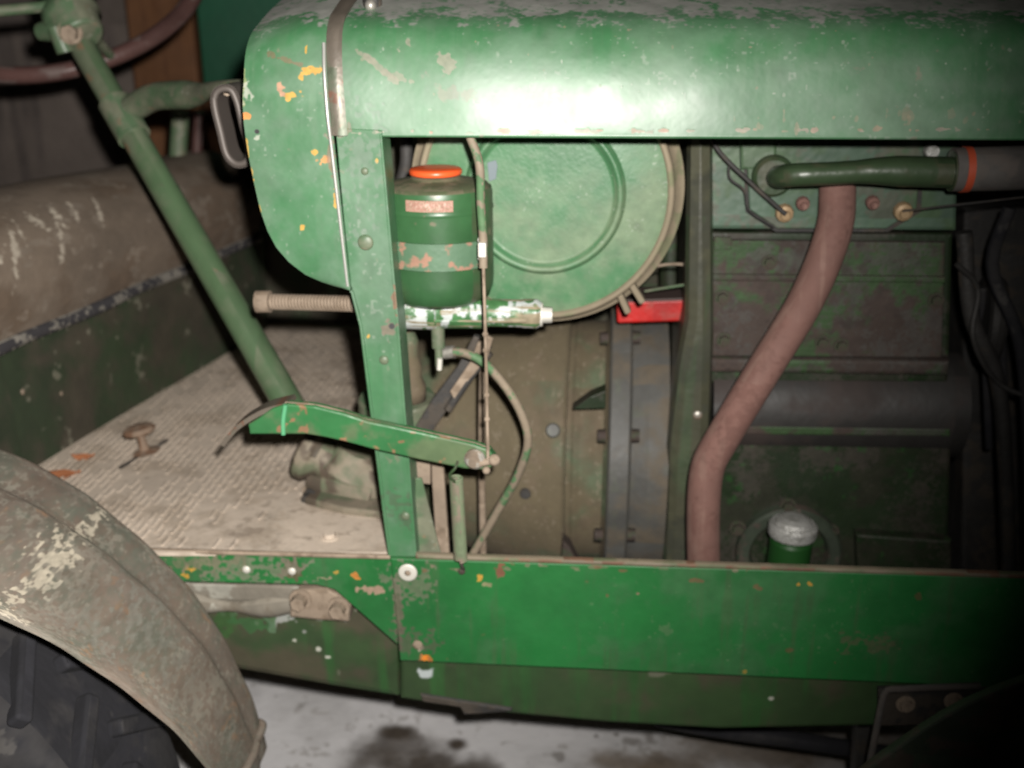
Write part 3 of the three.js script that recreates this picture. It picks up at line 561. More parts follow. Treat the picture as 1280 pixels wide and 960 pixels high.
// steering gear under the column, dusty casting bolted on the footplate
{
  const c = at(398, 570, -0.2), ax = V3(0.75, -0.3, 0.1);
  const box = T('steering_gear', [turned([[0.0001, -0.025], [0.04, -0.0249], [0.044, -0.02], [0.044, -0.008], [0.04, -0.004], [0.031, 0.004], [0.03, 0.05], [0.034, 0.07], [0.036, 0.12], [0.0001, 0.12]], c, ax, 36),
    bar([at(392, 596, -0.2), at(425, 606, -0.19), at(470, 622, -0.18)], (t) => 0.024 + 0.014 * t, { seg: 14, radial: 20 }),
    bar([at(440, 585, -0.2), at(450, 560, -0.2)], (t) => lerp(0.05, 0.032, t), { seg: 6, radial: 24 })], M.castDust = paint({
      N: 512, M: 0.4, base: [0.2, 0.17, 0.125], vary: 0.25, rough: 0.7, bump: 0.0006,
      layers: [{ f: F.mid, m: F.fine, t: 0.6, s: 0.2, c: [0.07, 0.105, 0.055], a: 0.7, x: 200 }, { f: F.mid, m: F.fine, t: 0.58, s: 0.14, c: [0.06, 0.042, 0.03], a: 0.85, x: 700 }] }));
  { const sh = new THREE.Shape([[384, 622], [408, 585], [470, 560], [500, 566], [500, 640], [474, 639], [430, 634]].map(([a, b]) => { const p = onY(a, b, YF + 0.01); return new THREE.Vector2(p.x, -p.z); }));
    const g = new THREE.ExtrudeGeometry(sh, { depth: 0.006, bevelThickness: 0.003, bevelSize: 0.003, bevelSegments: 2 }); g.rotateX(-Math.PI / 2); g.translate(0, YF + 0.002, 0); add(box, 'foot_flange', g, M.castDust);
  }
  bolt(box, at(388, 620, -0.165), 0.0085, 0.012, M.darkIron, V3(-0.3, 0, 1)); bolt(box, at(388, 612, -0.19), 0.007, 0.01, M.dustIron, V3(-0.4, 0.3, 1));
  const fl = T('shift_flange', [turned(sharp([[0.0001, -0.02], [0.052, -0.02], [0.055, -0.016], [0.055, 0.012], [0.052, 0.016], [0.03, 0.018], [0.026, 0.05], [0.0001, 0.05]]), at(497, 508, -0.17), V3(0.02, 1, 0.06), 40)], M.dustyGreen);
  add(fl, 'shift_boot', [turned([[0.0001, 0], [0.02, 0], [0.021, 0.02], [0.016, 0.035], [0.018, 0.05], [0.014, 0.065], [0.016, 0.085], [0.011, 0.1], [0.0001, 0.1]], at(515, 500, -0.15), V3(-0.05, 1, 0), 24)], M.casting);
}
// pedal arm in front of the post, with its curved foot pad
{
  const arm = T('pedal_arm', [plate([[310, 531], [323, 523], [340, 511], [357, 505], [393, 508], [430, 517], [460, 527], [527, 541], [593, 556], [612, 563], [619, 572], [617, 583], [608, 588], [580, 586], [520, 574], [467, 562], [430, 552], [407, 547], [383, 543], [312, 543]], 0.03, 0.016, 0.0025)], M.pedal = paint({
    N: 512, M: 0.5, base: [0.03, 0.135, 0.045], vary: 0.3, rough: 0.42, bump: 0.0006,
    layers: [{ f: F.mid, m: F.fine, t: 0.6, s: 0.12, c: [0.1, 0.12, 0.06], a: 0.7, x: 30, r: 0.7 }, { f: F.fine, m: F.mid, t: 0.78, s: 0.04, c: [0.22, 0.13, 0.07], x: 190, b: -0.2 }] }));
  add(arm, 'top_edge', bar([[357, 505], [393, 508], [430, 517], [460, 527], [527, 541], [593, 556], [612, 563]].map(([a, b]) => at(a, b, 0.0235)), 0.0035, { seg: 30, radial: 8 }), M.dustIron);
  const pad = [[277, 553], [286, 541], [298, 529], [314, 518], [334, 508], [362, 501]].map(([a, b]) => at(a, b, 0.02));
  const pc = new THREE.CatmullRomCurve3(pad);
  add(arm, 'foot_pad', sheet((u, v) => pc.getPoint(u).add(V3(0, 0, 0.006 - 0.03 * v)), 24, 4, 0.006), M.trim);
  add(arm, 'weld_seam', bar([at(357, 506, 0.0305), at(354, 525, 0.0305), at(354, 543, 0.0305)], 0.003, { seg: 6, radial: 8 }), plain([0.1, 0.34, 0.17], 0.35));
  add(arm, 'pivot_boss', turned(sharp([[0.0001, 0], [0.013, 0], [0.013, 0.006], [0.01, 0.009], [0.0001, 0.009]]), at(594, 572, 0.028), V3(0, 0, 1), 24), M.steel);
  add(arm, 'cable_pin', [bar([at(600, 579, 0.034), at(619, 575, 0.034)], 0.0045, { seg: 4 }), new THREE.SphereGeometry(0.0075, 14, 10).translate(...at(618, 575, 0.036).toArray()), new THREE.SphereGeometry(0.005, 12, 8).translate(...at(608, 588, 0.036).toArray())], M.dustIron);
}
// pull rod cable from the hood down to the pedal, thick sheath above and thin strand below
{
  const cab = T('pull_cable', bar([at(580, 150, -0.03), at(588, 172, -0.022), at(599, 205, -0.014), at(601, 255, -0.012), at(604, 300, -0.01), at(604, 335, -0.006)], 0.0052, { seg: 40, radial: 10 }), M.cable);
  add(cab, 'cable_strand', bar([at(604, 325, -0.006), at(606, 390, 0.006), at(608, 470, 0.02), at(610, 576, 0.036)], 0.0021, { seg: 30, radial: 8 }), M.dustIron);
  for (const b of [418, 438, 494, 524]) add(cab, 'cable_knot', new THREE.SphereGeometry(0.0038, 12, 8).translate(...at(lerp(606, 610, (b - 390) / 186), b, lerp(0.006, 0.036, (b - 390) / 186)).toArray()), M.dustIron);
  add(cab, 'cable_clip', new RoundedBoxGeometry(0.01, 0.018, 0.01, 2, 0.002).translate(...at(603, 312, -0.004).toArray()), M.zinc);
}
// return spring between the pedal and the side plate
{
  const a = at(570, 596, 0.02), b = at(576, 700, 0.022), turns = 34, pts = [];
  const d = b.clone().sub(a), L = d.length(), ax = d.clone().normalize(), n1 = V3(0, 0, 1).addScaledVector(ax, -ax.z).normalize(), n2 = V3().crossVectors(ax, n1);
  for (let i = 0; i <= turns * 12; i++) { const t = i / (turns * 12), ang = t * turns * Math.PI * 2; pts.push(a.clone().addScaledVector(ax, t * L).addScaledVector(n1, Math.cos(ang) * 0.0075).addScaledVector(n2, Math.sin(ang) * 0.0075)); }
  const hook = (g) => add(sp, 'spring_hook', g, M.rusty);
  const sp = T('return_spring', [bar(pts, 0.00155, { seg: turns * 12, radial: 6 })], M.springM = paint({ N: 512, M: 0.1, base: [0.2, 0.16, 0.12], vary: 0.3, rough: 0.7, layers: [{ f: F.mid, t: 0.56, s: 0.1, c: [0.14, 0.2, 0.11], a: 0.8 }] }));
  hook(bar([a.clone().add(V3(0, -0.004, 0.007)), a.clone().add(V3(-0.006, 0.008, 0.014)), a.clone().add(V3(0.002, 0.02, 0.016)), a.clone().add(V3(0.004, 0.026, 0.008))], 0.0018, { seg: 16, radial: 8 })); hook(bar([b.clone().add(V3(0, 0.004, 0.006)), b.clone().add(V3(0.002, -0.01, 0.0)), b.clone().add(V3(0.002, -0.018, -0.01))], 0.0022, { seg: 12, radial: 8 }));
}
// bits between post and gear housing
T('gusset', plate([[519, 598], [527, 598], [552, 697], [519, 696]], -0.02, 0.004, 0.001), M.dustyGreen);
T('stay_strip', plate([[538, 575], [554, 577], [562, 697], [546, 697]], -0.06, 0.008, 0.0015), M.dustIron);
T('mount_block', plate([[512, 575], [538, 576], [538, 606], [514, 604]], -0.045, 0.03, 0.002), M.dustIron);
{
  const lv = T('cross_lever', [plate([[607, 423], [614, 436], [575, 490], [540, 540], [512, 545], [540, 500], [572, 458], [592, 420]], -0.12, 0.012, 0.002), bar([at(612, 440, -0.108), at(588, 470, -0.106), at(560, 512, -0.106)], 0.006, { seg: 12 })], M.darkIron);
  add(lv, 'fork_end', plate([[588, 452], [596, 430], [606, 418], [616, 424], [610, 446], [584, 480], [568, 500], [562, 490]], -0.1, 0.008, 0.002), M.dustIron);
}
T('rod', bar([at(604, 440, -0.14), at(602, 560, -0.14), at(604, 700, -0.14)], 0.005, { seg: 8 }), M.dustIron);
{
  const ho = T('loop_hose', bar([at(556, 441, -0.08), at(575, 440, -0.075), at(600, 450, -0.07), at(628, 478, -0.07), at(652, 518, -0.07), at(660, 552, -0.075), at(648, 592, -0.08), at(620, 642, -0.09), at(580, 712, -0.1)], 0.0058, { seg: 60, radial: 12 }), M.cable);
  add(ho, 'hose_fitting', [bar([at(555, 441, -0.08), at(568, 440, -0.078)], 0.009, { seg: 3, radial: 6 })], M.steel);
}

// round green drum: pressed lid with ring bead, folded rim, clamps
{
  const c = at(681, 243, -0.16);
  const prof = [[0.0001, 0.005], [0.086, 0.005], [0.09, 0.0055], [0.093, 0.011], [0.0968, 0.0145], [0.1008, 0.011], [0.1035, 0.0045], [0.105, 0.004], [0.148, 0.002], [0.157, 0.0]];
  const drum = T('air_drum', turned(prof.slice().reverse(), c, V3(0, 0, 1), 96), M.drum, 'round green drum lid with a raised ring');
  add(drum, 'rim', turned([[0.157, 0.0], [0.1585, 0.004], [0.162, 0.0055], [0.1655, 0.003], [0.1665, -0.002], [0.1665, -0.03], [0.18, -0.033], [0.181, -0.036], [0.18, -0.039], [0.166, -0.042], [0.166, -0.08]].reverse(), c, V3(0, 0, 1), 96), M.drumRim);
  add(drum, 'drum_shell', turned([[0.165, -0.015], [0.165, -0.16], [0.15, -0.18], [0.0001, -0.18]].reverse(), c, V3(0, 0, 1), 72), M.engineGreen);
  for (const a of [-47, -54]) { const p = c.clone().add(V3(Math.cos(a * rad) * 0.182, Math.sin(a * rad) * 0.182, -0.02)); const g = new RoundedBoxGeometry(0.03, 0.009, 0.02, 2, 0.003); g.rotateZ((a - 10) * rad); g.translate(p.x, p.y, p.z); add(drum, 'clamp', g, M.drumRim); }
  for (let i = 0; i < 5; i++) { const a = (18 - i * 4) * rad; rivet(drum, c.clone().add(V3(Math.cos(a) * 0.174, Math.sin(a) * 0.174, -0.033)), 0.0022, M.zinc, 'stud'); }
  add(drum, 'worn_tag', plate([[609, 203], [620, 200], [622, 207], [620, 224], [611, 227]], -0.1545, 0.003, 0.0006), plain([0.14, 0.175, 0.19], 0.55, 0.1));
}
// reservoir canister strapped in front of the drum
{
  const c = at(551, 372, -0.094), k = 0.0685;
  const prof = [[0.0001, 0], [0.054, 0.0], [0.063, 0.006], [k - 0.001, 0.018], [k, 0.03], [k, 0.114], [k + 0.001, 0.116], [k + 0.001, 0.119], [k, 0.121], [k, 0.136], [k - 0.0015, 0.142]];
  const can = T('reservoir', turned(prof, c, V3(-0.01, 1, 0.0), 56), M.canister);
  add(can, 'shoulder', turned([[k - 0.0015, 0.1415], [k - 0.005, 0.146], [0.048, 0.1495], [0.036, 0.151], [0.031, 0.153], [0.03, 0.157], [0.0001, 0.157]], c.clone().add(V3(-0.001, 0, 0)), V3(-0.01, 1, 0), 56), M.canTop);
  add(can, 'filler_cap', turned([[0.0001, 0.156], [0.03, 0.156], [0.0325, 0.158], [0.0325, 0.162], [0.030, 0.1645], [0.02, 0.1655], [0.0001, 0.1655]], c.clone().add(V3(-0.001, 0, 0)), V3(-0.01, 1, 0), 48), M.orange, 'bright orange cap');
  // faded red stamped band, letters worn beyond reading
  const cv = document.createElement('canvas'); cv.width = 256; cv.height = 64; const x = cv.getContext('2d');
  x.fillStyle = '#9a7566'; x.fillRect(0, 0, 256, 64);
  for (let i = 0; i < 420; i++) { x.fillStyle = ['#8d5d4f', '#b09488', '#5d7a55', '#c4aca0'][Math.floor(rnd() * 4)]; x.globalAlpha = 0.35; x.fillRect(rnd() * 256, rnd() * 64, rr(2, 9), rr(2, 7)); }
  for (let i = 0; i < 46; i++) { x.fillStyle = i % 3 ? '#cbb6ab' : '#7d5548'; x.globalAlpha = rr(0.12, 0.4); x.beginPath(); x.ellipse(20 + rnd() * 216, 32 + rr(-14, 14), rr(2, 7), rr(4, 15), rr(-0.3, 0.3), 0, Math.PI * 2); x.fill(); }
  const tx = new THREE.CanvasTexture(cv); tx.colorSpace = THREE.SRGBColorSpace;
  const lab = sheet((u, v) => { const a = lerp(-0.42, 0.42, u), r = k + 0.0012; return V3(c.x - 0.001 + Math.sin(a) * r, c.y + 0.1225 + v * 0.0135, c.z + Math.cos(a) * r); }, 20, 2, 0.0008, (u, v) => [u, v]);
  add(can, 'stamped_band', lab, new THREE.MeshStandardMaterial({ map: tx, roughness: 0.7 }));
  const band = sheet((u, v) => { const a = lerp(-1.7, 1.05, u), r = k + 0.0055; return V3(c.x + Math.sin(a) * r, c.y + 0.052 + v * 0.033, c.z + Math.cos(a) * r); }, 40, 4, 0.0025);
  const st = add(can, 'strap', [band, plate([[488, 290], [512, 292], [512, 325], [490, 322]], -0.045, 0.003, 0.001)], M.strap);
  rivet(st, at(602, 300, -0.02), 0.005, M.zinc, 'screw'); rivet(st, at(602, 322, -0.02), 0.005, M.zinc, 'screw');
}
// pump lying under the canister, with ribbed sleeve to the left
{
  const ax = V3(1, 0, 0), c = at(497, 388, -0.075), k = 0.98e-3;
  const pump = T('brake_pump', turned(sharp([[0.0001, 0], [0.0235, 0], [0.0235, 0.05], [0.0205, 0.052], [0.0205, 0.056], [0.0215, 0.058], [0.0205, 0.11], [0.0175, 0.118], [0.0175, 0.158], [0.0185, 0.162], [0.0185, 0.178], [0.015, 0.183], [0.0001, 0.183]]), c, ax, 40), M.splash);
  add(pump, 'saddle', [bar([c.clone().add(V3(0.0, -0.008, 0.0185)), c.clone().add(V3(0.165, -0.0045, 0.016))], 0.0035, { seg: 3, radial: 8 })], M.splash);
  const nut = hexBolt(0.011, 0.012, V3(1, 0, 0)); nut.userData.uvDone = true; add(pump, 'end_nut', nut, M.zinc).position.copy(c.clone().add(V3(0.182, -0.001, 0)));
  add(pump, 'outlet', [bar([at(547, 400, -0.07), at(548, 434, -0.07)], 0.0085, { seg: 3, radial: 14 }), bar([at(548, 432, -0.07), at(549, 458, -0.07)], 0.005, { seg: 3 })], M.dustyGreen);
  add(pump, 'bleed_nipple', bar([at(550, 448, -0.06), at(549, 462, -0.06)], 0.0035, { seg: 3 }), M.zinc);
  const rod = T('ribbed_sleeve', [bar([at(330, 377, -0.09), at(452, 380, -0.075)], 0.0085, { seg: 4, radial: 16 })], M.dustIron);
  const p0 = at(336, 377, -0.09), p1 = at(450, 380, -0.075); const pts = []; const n = 28;
  const d = p1.clone().sub(p0), L = d.length(); d.normalize(); const n1 = V3(0, 1, 0), n2 = V3().crossVectors(d, n1);
  for (let i = 0; i <= n * 12; i++) { const t = i / (n * 12), a = t * n * 2 * Math.PI; pts.push(p0.clone().addScaledVector(d, t * L).addScaledVector(n1, Math.cos(a) * 0.0088).addScaledVector(n2, Math.sin(a) * 0.0088)); }
  add(rod, 'thread', bar(pts, 0.0021, { seg: n * 12, radial: 6 }), M.dustIron);
  add(rod, 'end_knob', bar([at(321, 377, -0.09), at(338, 377, -0.09)], 0.0145, { seg: 3, radial: 18 }), M.dustIron);
}

// gear housing: round castings about the shaft, flange ring with bolts
{
  const cy = 0.582, cz = -0.43, ax = V3(1, 0, 0), X = (a, b = 560) => at(a, b, -0.2).x;
  const housing = T('gear_housing', [turned(sharp([[0.15, X(470)], [0.185, X(560)], [0.213, X(640)], [0.222, X(685)], [0.222, X(702)], [0.218, X(706)], [0.15, X(707)]]), V3(0, cy, cz), ax, 120)], M.casting);
  add(housing, 'clutch_ring', [turned(sharp([[0.15, X(703)], [0.197, X(704)], [0.199, X(712)], [0.202, X(716)], [0.198, X(724)], [0.197, X(754)], [0.208, X(760)], [0.15, X(762)]]), V3(0, cy, cz), ax, 120)], M.casting);
  add(housing, 'flange', [turned(sharp([[0.15, X(759)], [0.23, X(760)], [0.234, X(763)], [0.234, X(786)], [0.23, X(789)], [0.15, X(790)]]), V3(0, cy, cz), ax, 120)], M.greyCasting);
  add(housing, 'rear_casting', [turned(sharp([[0.15, X(789)], [0.214, X(790)], [0.22, X(812)], [0.22, X(838)], [0.15, X(842)]]), V3(0, cy, cz), ax, 120)], M.greyCasting);
  for (const [a, b, s] of [[799, 463, 1], [797, 556, 1], [793, 677, 1], [757, 463, -1], [752, 556, -1], [749, 677, -1]]) {
    const p = at(a, b, -0.19); const dy = p.y - cy, r = 0.222, z = cz + Math.sqrt(Math.max(0, r * r - dy * dy)); const m = new THREE.Mesh();
    const g = hexBolt(0.0105, 0.012, V3(s, 0, 0), false); g.userData.uvDone = true;
    add(housing, 'bolt', g, M.rusty).position.set(X(s > 0 ? 789 : 757) , p.y, z + 0.006);
  }
  const plug = (a, b, r, m) => { const p = at(a, b, -0.2), dy = p.y - cy, R0 = a > 670 ? 0.222 : 0.214, z = cz + Math.sqrt(R0 * R0 - dy * dy); const n = V3(0, dy, z - cz).normalize(); const g = turned(sharp([[0.0001, 0.006], [r * 0.8, 0.006], [r, 0.003], [r, -0.01]]).reverse(), V3(p.x, p.y, z), n, 20); return add(housing, 'plug', g, m); };
  plug(690, 548, 0.011, M.greyCasting); plug(656, 622, 0.009, M.darkIron);
  add(housing, 'wedge_lug', plate([[716, 512], [738, 496], [757, 488], [757, 511]], -0.212, 0.03, 0.002), M.engineGreen);
  add(housing, 'rib', plate([[703, 676], [712, 684], [726, 712], [700, 712]], -0.2, 0.03, 0.004), M.rusty);
}
// engine: column at the rear corner, block, head, covers
{
  const corner = T('engine_corner', plate([[860, 150], [892, 150], [893, 424], [889, 560], [888, 760], [828, 760], [834, 560], [846, 460], [857, 400]], -0.208, 0.2, 0.016), M.engineGreen);
  add(corner, 'corner_glint', new THREE.SphereGeometry(0.007, 16, 10).scale(1, 1, 0.5).translate(...at(872, 519, -0.207).toArray()), M.steel);  // pale steel bump put in to stand for the highlight spot on this corner
  corner.material = M.cornerM = paint({ N: 512, M: 0.5, base: [0.052, 0.054, 0.04], vary: 0.3, rough: 0.34, bump: 0.0008, layers: [{ f: F.mid, m: F.fine, t: 0.58, s: 0.12, c: [0.06, 0.06, 0.035], a: 0.8, r: 0.55 }, { f: F.drip, m: F.mid, t: 0.72, s: 0.2, c: [0.045, 0.085, 0.04], a: 0.5, x: 66 }] });
  const block = T('engine_block', [plate([[880, 290], [1192, 292], [1186, 480], [884, 480]], -0.245, 0.35, 0.006), plate([[884, 535], [1190, 540], [1184, 760], [878, 760]], -0.235, 0.35, 0.006)], M.engineGreen);
  const cover = add(block, 'side_cover', [plate([[891, 300], [1182, 303], [1178, 448], [890, 446]], -0.236, 0.012, 0.003), plate([[891, 343], [1182, 346], [1182, 354], [891, 351]], -0.231, 0.008, 0.002)], M.rusty, 'rust brown side cover');
  for (const [a, b] of [[903, 372], [962, 328], [905, 425], [1028, 428], [1052, 432], [1170, 375]]) bolt(cover, at(a, b, -0.236), 0.008, 0.006, M.rusty);
  add(block, 'block_edge', plate([[893, 296], [914, 297], [914, 312], [893, 312]], -0.232, 0.006, 0.001), M.rusty);
  add(block, 'cover_ledge', [plate([[888, 448], [1188, 451], [1186, 470], [888, 466]], -0.222, 0.03, 0.006)], M.rusty);
  add(block, 'tappet_rail', [bar([at(886, 502, -0.3), at(1192, 506, -0.3)], 0.078, { seg: 4, radial: 28 })], M.railM = paint({ N: 512, M: 0.5, base: [0.034, 0.032, 0.03], vary: 0.25, rough: 0.55, layers: [{ f: F.mid, m: F.fine, t: 0.6, s: 0.25, c: [0.042, 0.03, 0.026], a: 0.8, r: 0.8 }] }));
  add(block, 'sump_lip', [plate([[884, 532], [1188, 536], [1188, 546], [884, 543]], -0.222, 0.02, 0.003)], M.rusty);
  // oil filler on its round boss
  const c = at(985, 690, -0.232);
  const boss = add(block, 'filler_boss', turned(sharp([[0.0001, -0.004], [0.054, -0.004], [0.057, 0.01], [0.06, 0.014], [0.073, 0.014], [0.077, 0.01], [0.079, -0.006]]).reverse(), c, V3(0, 0, 1), 48), M.darkGreen = paint({ N: 512, M: 0.4, base: [0.045, 0.06, 0.04], vary: 0.35, rough: 0.6, layers: [{ f: F.mid, m: F.fine, t: 0.6, s: 0.1, c: [0.085, 0.06, 0.05], a: 0.8 }] }));
  for (const [a, b] of [[922, 660], [1038, 664], [985, 632]]) bolt(boss, at(a, b, -0.228), 0.009, 0.007, M.rusty);
  const q = at(984, 714, -0.16);
  const neck = T('oil_filler', turned(sharp([[0.0001, 0], [0.03, 0], [0.03, 0.05], [0.028, 0.055], [0.028, 0.062], [0.0001, 0.062]]), q, V3(0.02, 1, 0.02), 36), plain([0.014, 0.07, 0.014], 0.45));
  add(neck, 'filler_lid', turned(sharp([[0.0001, 0.06], [0.033, 0.06], [0.034, 0.063], [0.034, 0.075], [0.03, 0.079], [0.026, 0.078], [0.024, 0.084], [0.015, 0.088], [0.0001, 0.089]]), q, V3(0.02, 1, 0.02), 20), M.alu, 'pale metal lid');
  add(block, 'bracket_low', [plate([[1070, 668], [1190, 676], [1190, 720], [1072, 715]], -0.215, 0.05, 0.004)], M.engineGreen);
  const head = T('cylinder_head', [plate([[876, 150], [1200, 150], [1196, 289], [882, 287]], -0.225, 0.36, 0.006), plate([[924, 150], [970, 150], [972, 172], [970, 214], [926, 212]], -0.214, 0.02, 0.004)], M.headM = paint({ N: 512, M: 0.5, base: [0.068, 0.112, 0.078], vary: 0.25, rough: 0.4, bump: 0.0008, layers: [{ f: F.mid, m: F.fine, t: 0.6, s: 0.12, c: [0.06, 0.105, 0.05], a: 0.8 }, { f: F.mid, m: F.grit, t: 0.68, s: 0.1, c: [0.1, 0.09, 0.07], a: 0.6, x: 300 }] }));
  const mf = add(head, 'manifold_plate', plate([[934, 210], [1150, 210], [1146, 262], [1108, 286], [972, 286], [937, 262]], -0.214, 0.014, 0.002), M.headM);
  add(head, 'gasket', plate([[930, 205], [1155, 205], [1151, 265], [1110, 290], [970, 290], [932, 265]], -0.2215, 0.003, 0), M.darkIron);
  for (const [a, b, r] of [[980, 265, 0.012], [1128, 263, 0.0125], [1003, 253, 0.009], [1090, 252, 0.009]]) {
    const n = add(mf, 'stud_nut', turned(sharp([[0.0001, 0.016], [r * 0.45, 0.016], [r * 0.55, 0.012], [r * 0.9, 0.01], [r, 0.006], [r, 0]]).reverse(), V3(0, 0, 0), V3(0, -0.15, 1), 10), r > 0.01 ? M.brass : M.pipeRust); n.position.copy(at(a, b, -0.206));
  }
  add(head, 'port_cap', turned(sharp([[0.0001, 0.012], [0.008, 0.012], [0.009, 0.008], [0.009, 0]]).reverse(), at(1163, 188, -0.21), V3(0, 0, 1), 20), M.alu);
  // water pipe and hose along the head
  const wpipe = T('water_pipe', [bar([at(974, 222, -0.21), at(974, 221, -0.17), at(990, 219, -0.145), at(1040, 217, -0.14), at(1090, 214, -0.14), at(1120, 214, -0.14), at(1200, 216, -0.14)], (t) => t < 0.55 ? 0.0145 : lerp(0.0145, 0.019, clamp((t - 0.55) / 0.18)), { seg: 60, radial: 22 })], M.wpipe = paint({ N: 512, M: 0.4, base: [0.035, 0.058, 0.028], vary: 0.25, rough: 0.36, layers: [{ f: F.mid, m: F.fine, t: 0.62, s: 0.12, c: [0.06, 0.06, 0.035], a: 0.7, r: 0.5 }] }));
  add(wpipe, 'pipe_boss', turned(sharp([[0.0001, 0.012], [0.022, 0.012], [0.026, 0.008], [0.028, 0]]).reverse(), at(966, 220, -0.214), V3(0, 0, 1), 28), M.wpipe);
  const hz = T('rubber_hose', bar([at(1190, 212, -0.14), at(1240, 211, -0.14), at(1330, 208, -0.14)], 0.0265, { seg: 10, radial: 26 }), M.hose);
  add(hz, 'hose_clamp', bar([at(1202, 212, -0.14), at(1211, 212, -0.14)], 0.0278, { seg: 2, radial: 26 }), plain([0.42, 0.07, 0.03], 0.5), 'red painted hose clamp');
  add(hz, 'hose_patch', bar([at(1188, 214, -0.14), at(1201, 214, -0.14)], 0.0245, { seg: 2, radial: 26 }), M.wpipe);
  // dark control wire across the manifold
  T('control_wire', [bar([at(884, 160, -0.2), at(898, 188, -0.195), at(940, 230, -0.19), at(982, 268, -0.19)], 0.0032, { seg: 20, radial: 8 })], M.darkIron);
  T('control_rod', bar([at(1128, 264, -0.19), at(1300, 244, -0.2)], 0.0016, { seg: 4, radial: 8 }), M.darkIron);
  T('gasket_wire', bar([at(912, 200, -0.2), at(912, 222, -0.2), at(930, 238, -0.2), at(936, 262, -0.2), at(968, 284, -0.2)], 0.0018, { seg: 30, radial: 6 }), M.darkIron);
}
// exhaust down pipe, rust pink
{
  const path = [at(1047, 235, -0.19), at(1045, 275, -0.175), at(1030, 325, -0.16), at(1006, 378, -0.15), at(950, 470, -0.135), at(903, 548, -0.13), at(886, 580, -0.13), at(880, 620, -0.13), at(881, 780, -0.13)];
  T('exhaust_pipe', bar(path, 0.0232, { seg: 70, radial: 26 }), M.pipeRust, 'dull red brown exhaust pipe');
}
// dim machinery at the front
T('radiator', [plate([[1205, 260], [1400, 260], [1400, 820], [1202, 820]], -0.46, 0.12, 0.006)], M.darkIron);
T('fan_pulley', turned(sharp([[0.0001, 0.03], [0.02, 0.03], [0.022, 0.02], [0.06, 0.016], [0.065, 0.01], [0.058, 0.004], [0.058, -0.004], [0.065, -0.01], [0.0001, -0.012]]).reverse(), at(1235, 400, -0.34), V3(1, 0, 0.15), 36), M.darkIron);
T('fan_belt', [bar([at(1228, 360, -0.33), at(1236, 560, -0.33)], 0.006, { seg: 3, radial: 6 }), bar([at(1250, 360, -0.36), at(1258, 560, -0.36)], 0.006, { seg: 3, radial: 6 })], M.rubber);
T('front_hose', bar([at(1205, 290, -0.26), at(1215, 400, -0.26), at(1245, 470, -0.27), at(1262, 720, -0.27)], 0.011, { seg: 30 }), M.darkIron);
T('loom', bar([at(1196, 330, -0.24), at(1222, 360, -0.25), at(1216, 420, -0.24), at(1250, 480, -0.26), at(1296, 500, -0.25)], 0.004, { seg: 40, radial: 8 }), M.darkIron);
T('front_hose', bar([at(1262, 260, -0.28), at(1240, 330, -0.28), at(1275, 430, -0.26), at(1290, 720, -0.26)], 0.009, { seg: 30 }), M.rubber);

// bulkhead behind the post and deep in the bay, so the bay is closed as on the machine
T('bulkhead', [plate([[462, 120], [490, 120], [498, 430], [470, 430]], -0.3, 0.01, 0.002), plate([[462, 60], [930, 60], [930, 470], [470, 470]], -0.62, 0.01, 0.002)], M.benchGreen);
T('bay_pipe', bar([at(505, 150, -0.25), at(508, 200, -0.25), at(500, 240, -0.25), at(506, 300, -0.25)], 0.009, { seg: 20 }), M.darkIron);
T('bay_pipe', bar([at(838, 170, -0.5), at(838, 420, -0.5)], 0.018, { seg: 4, radial: 18 }), M.engineGreen);
T('fuel_line', bar([at(812, 334, -0.28), at(840, 330, -0.28), at(868, 332, -0.28)], 0.0022, { seg: 10, radial: 8 }), M.dustIron);
T('fuel_line', bar([at(806, 364, -0.27), at(868, 354, -0.25)], 0.002, { seg: 4, radial: 8 }), M.dustyGreen);

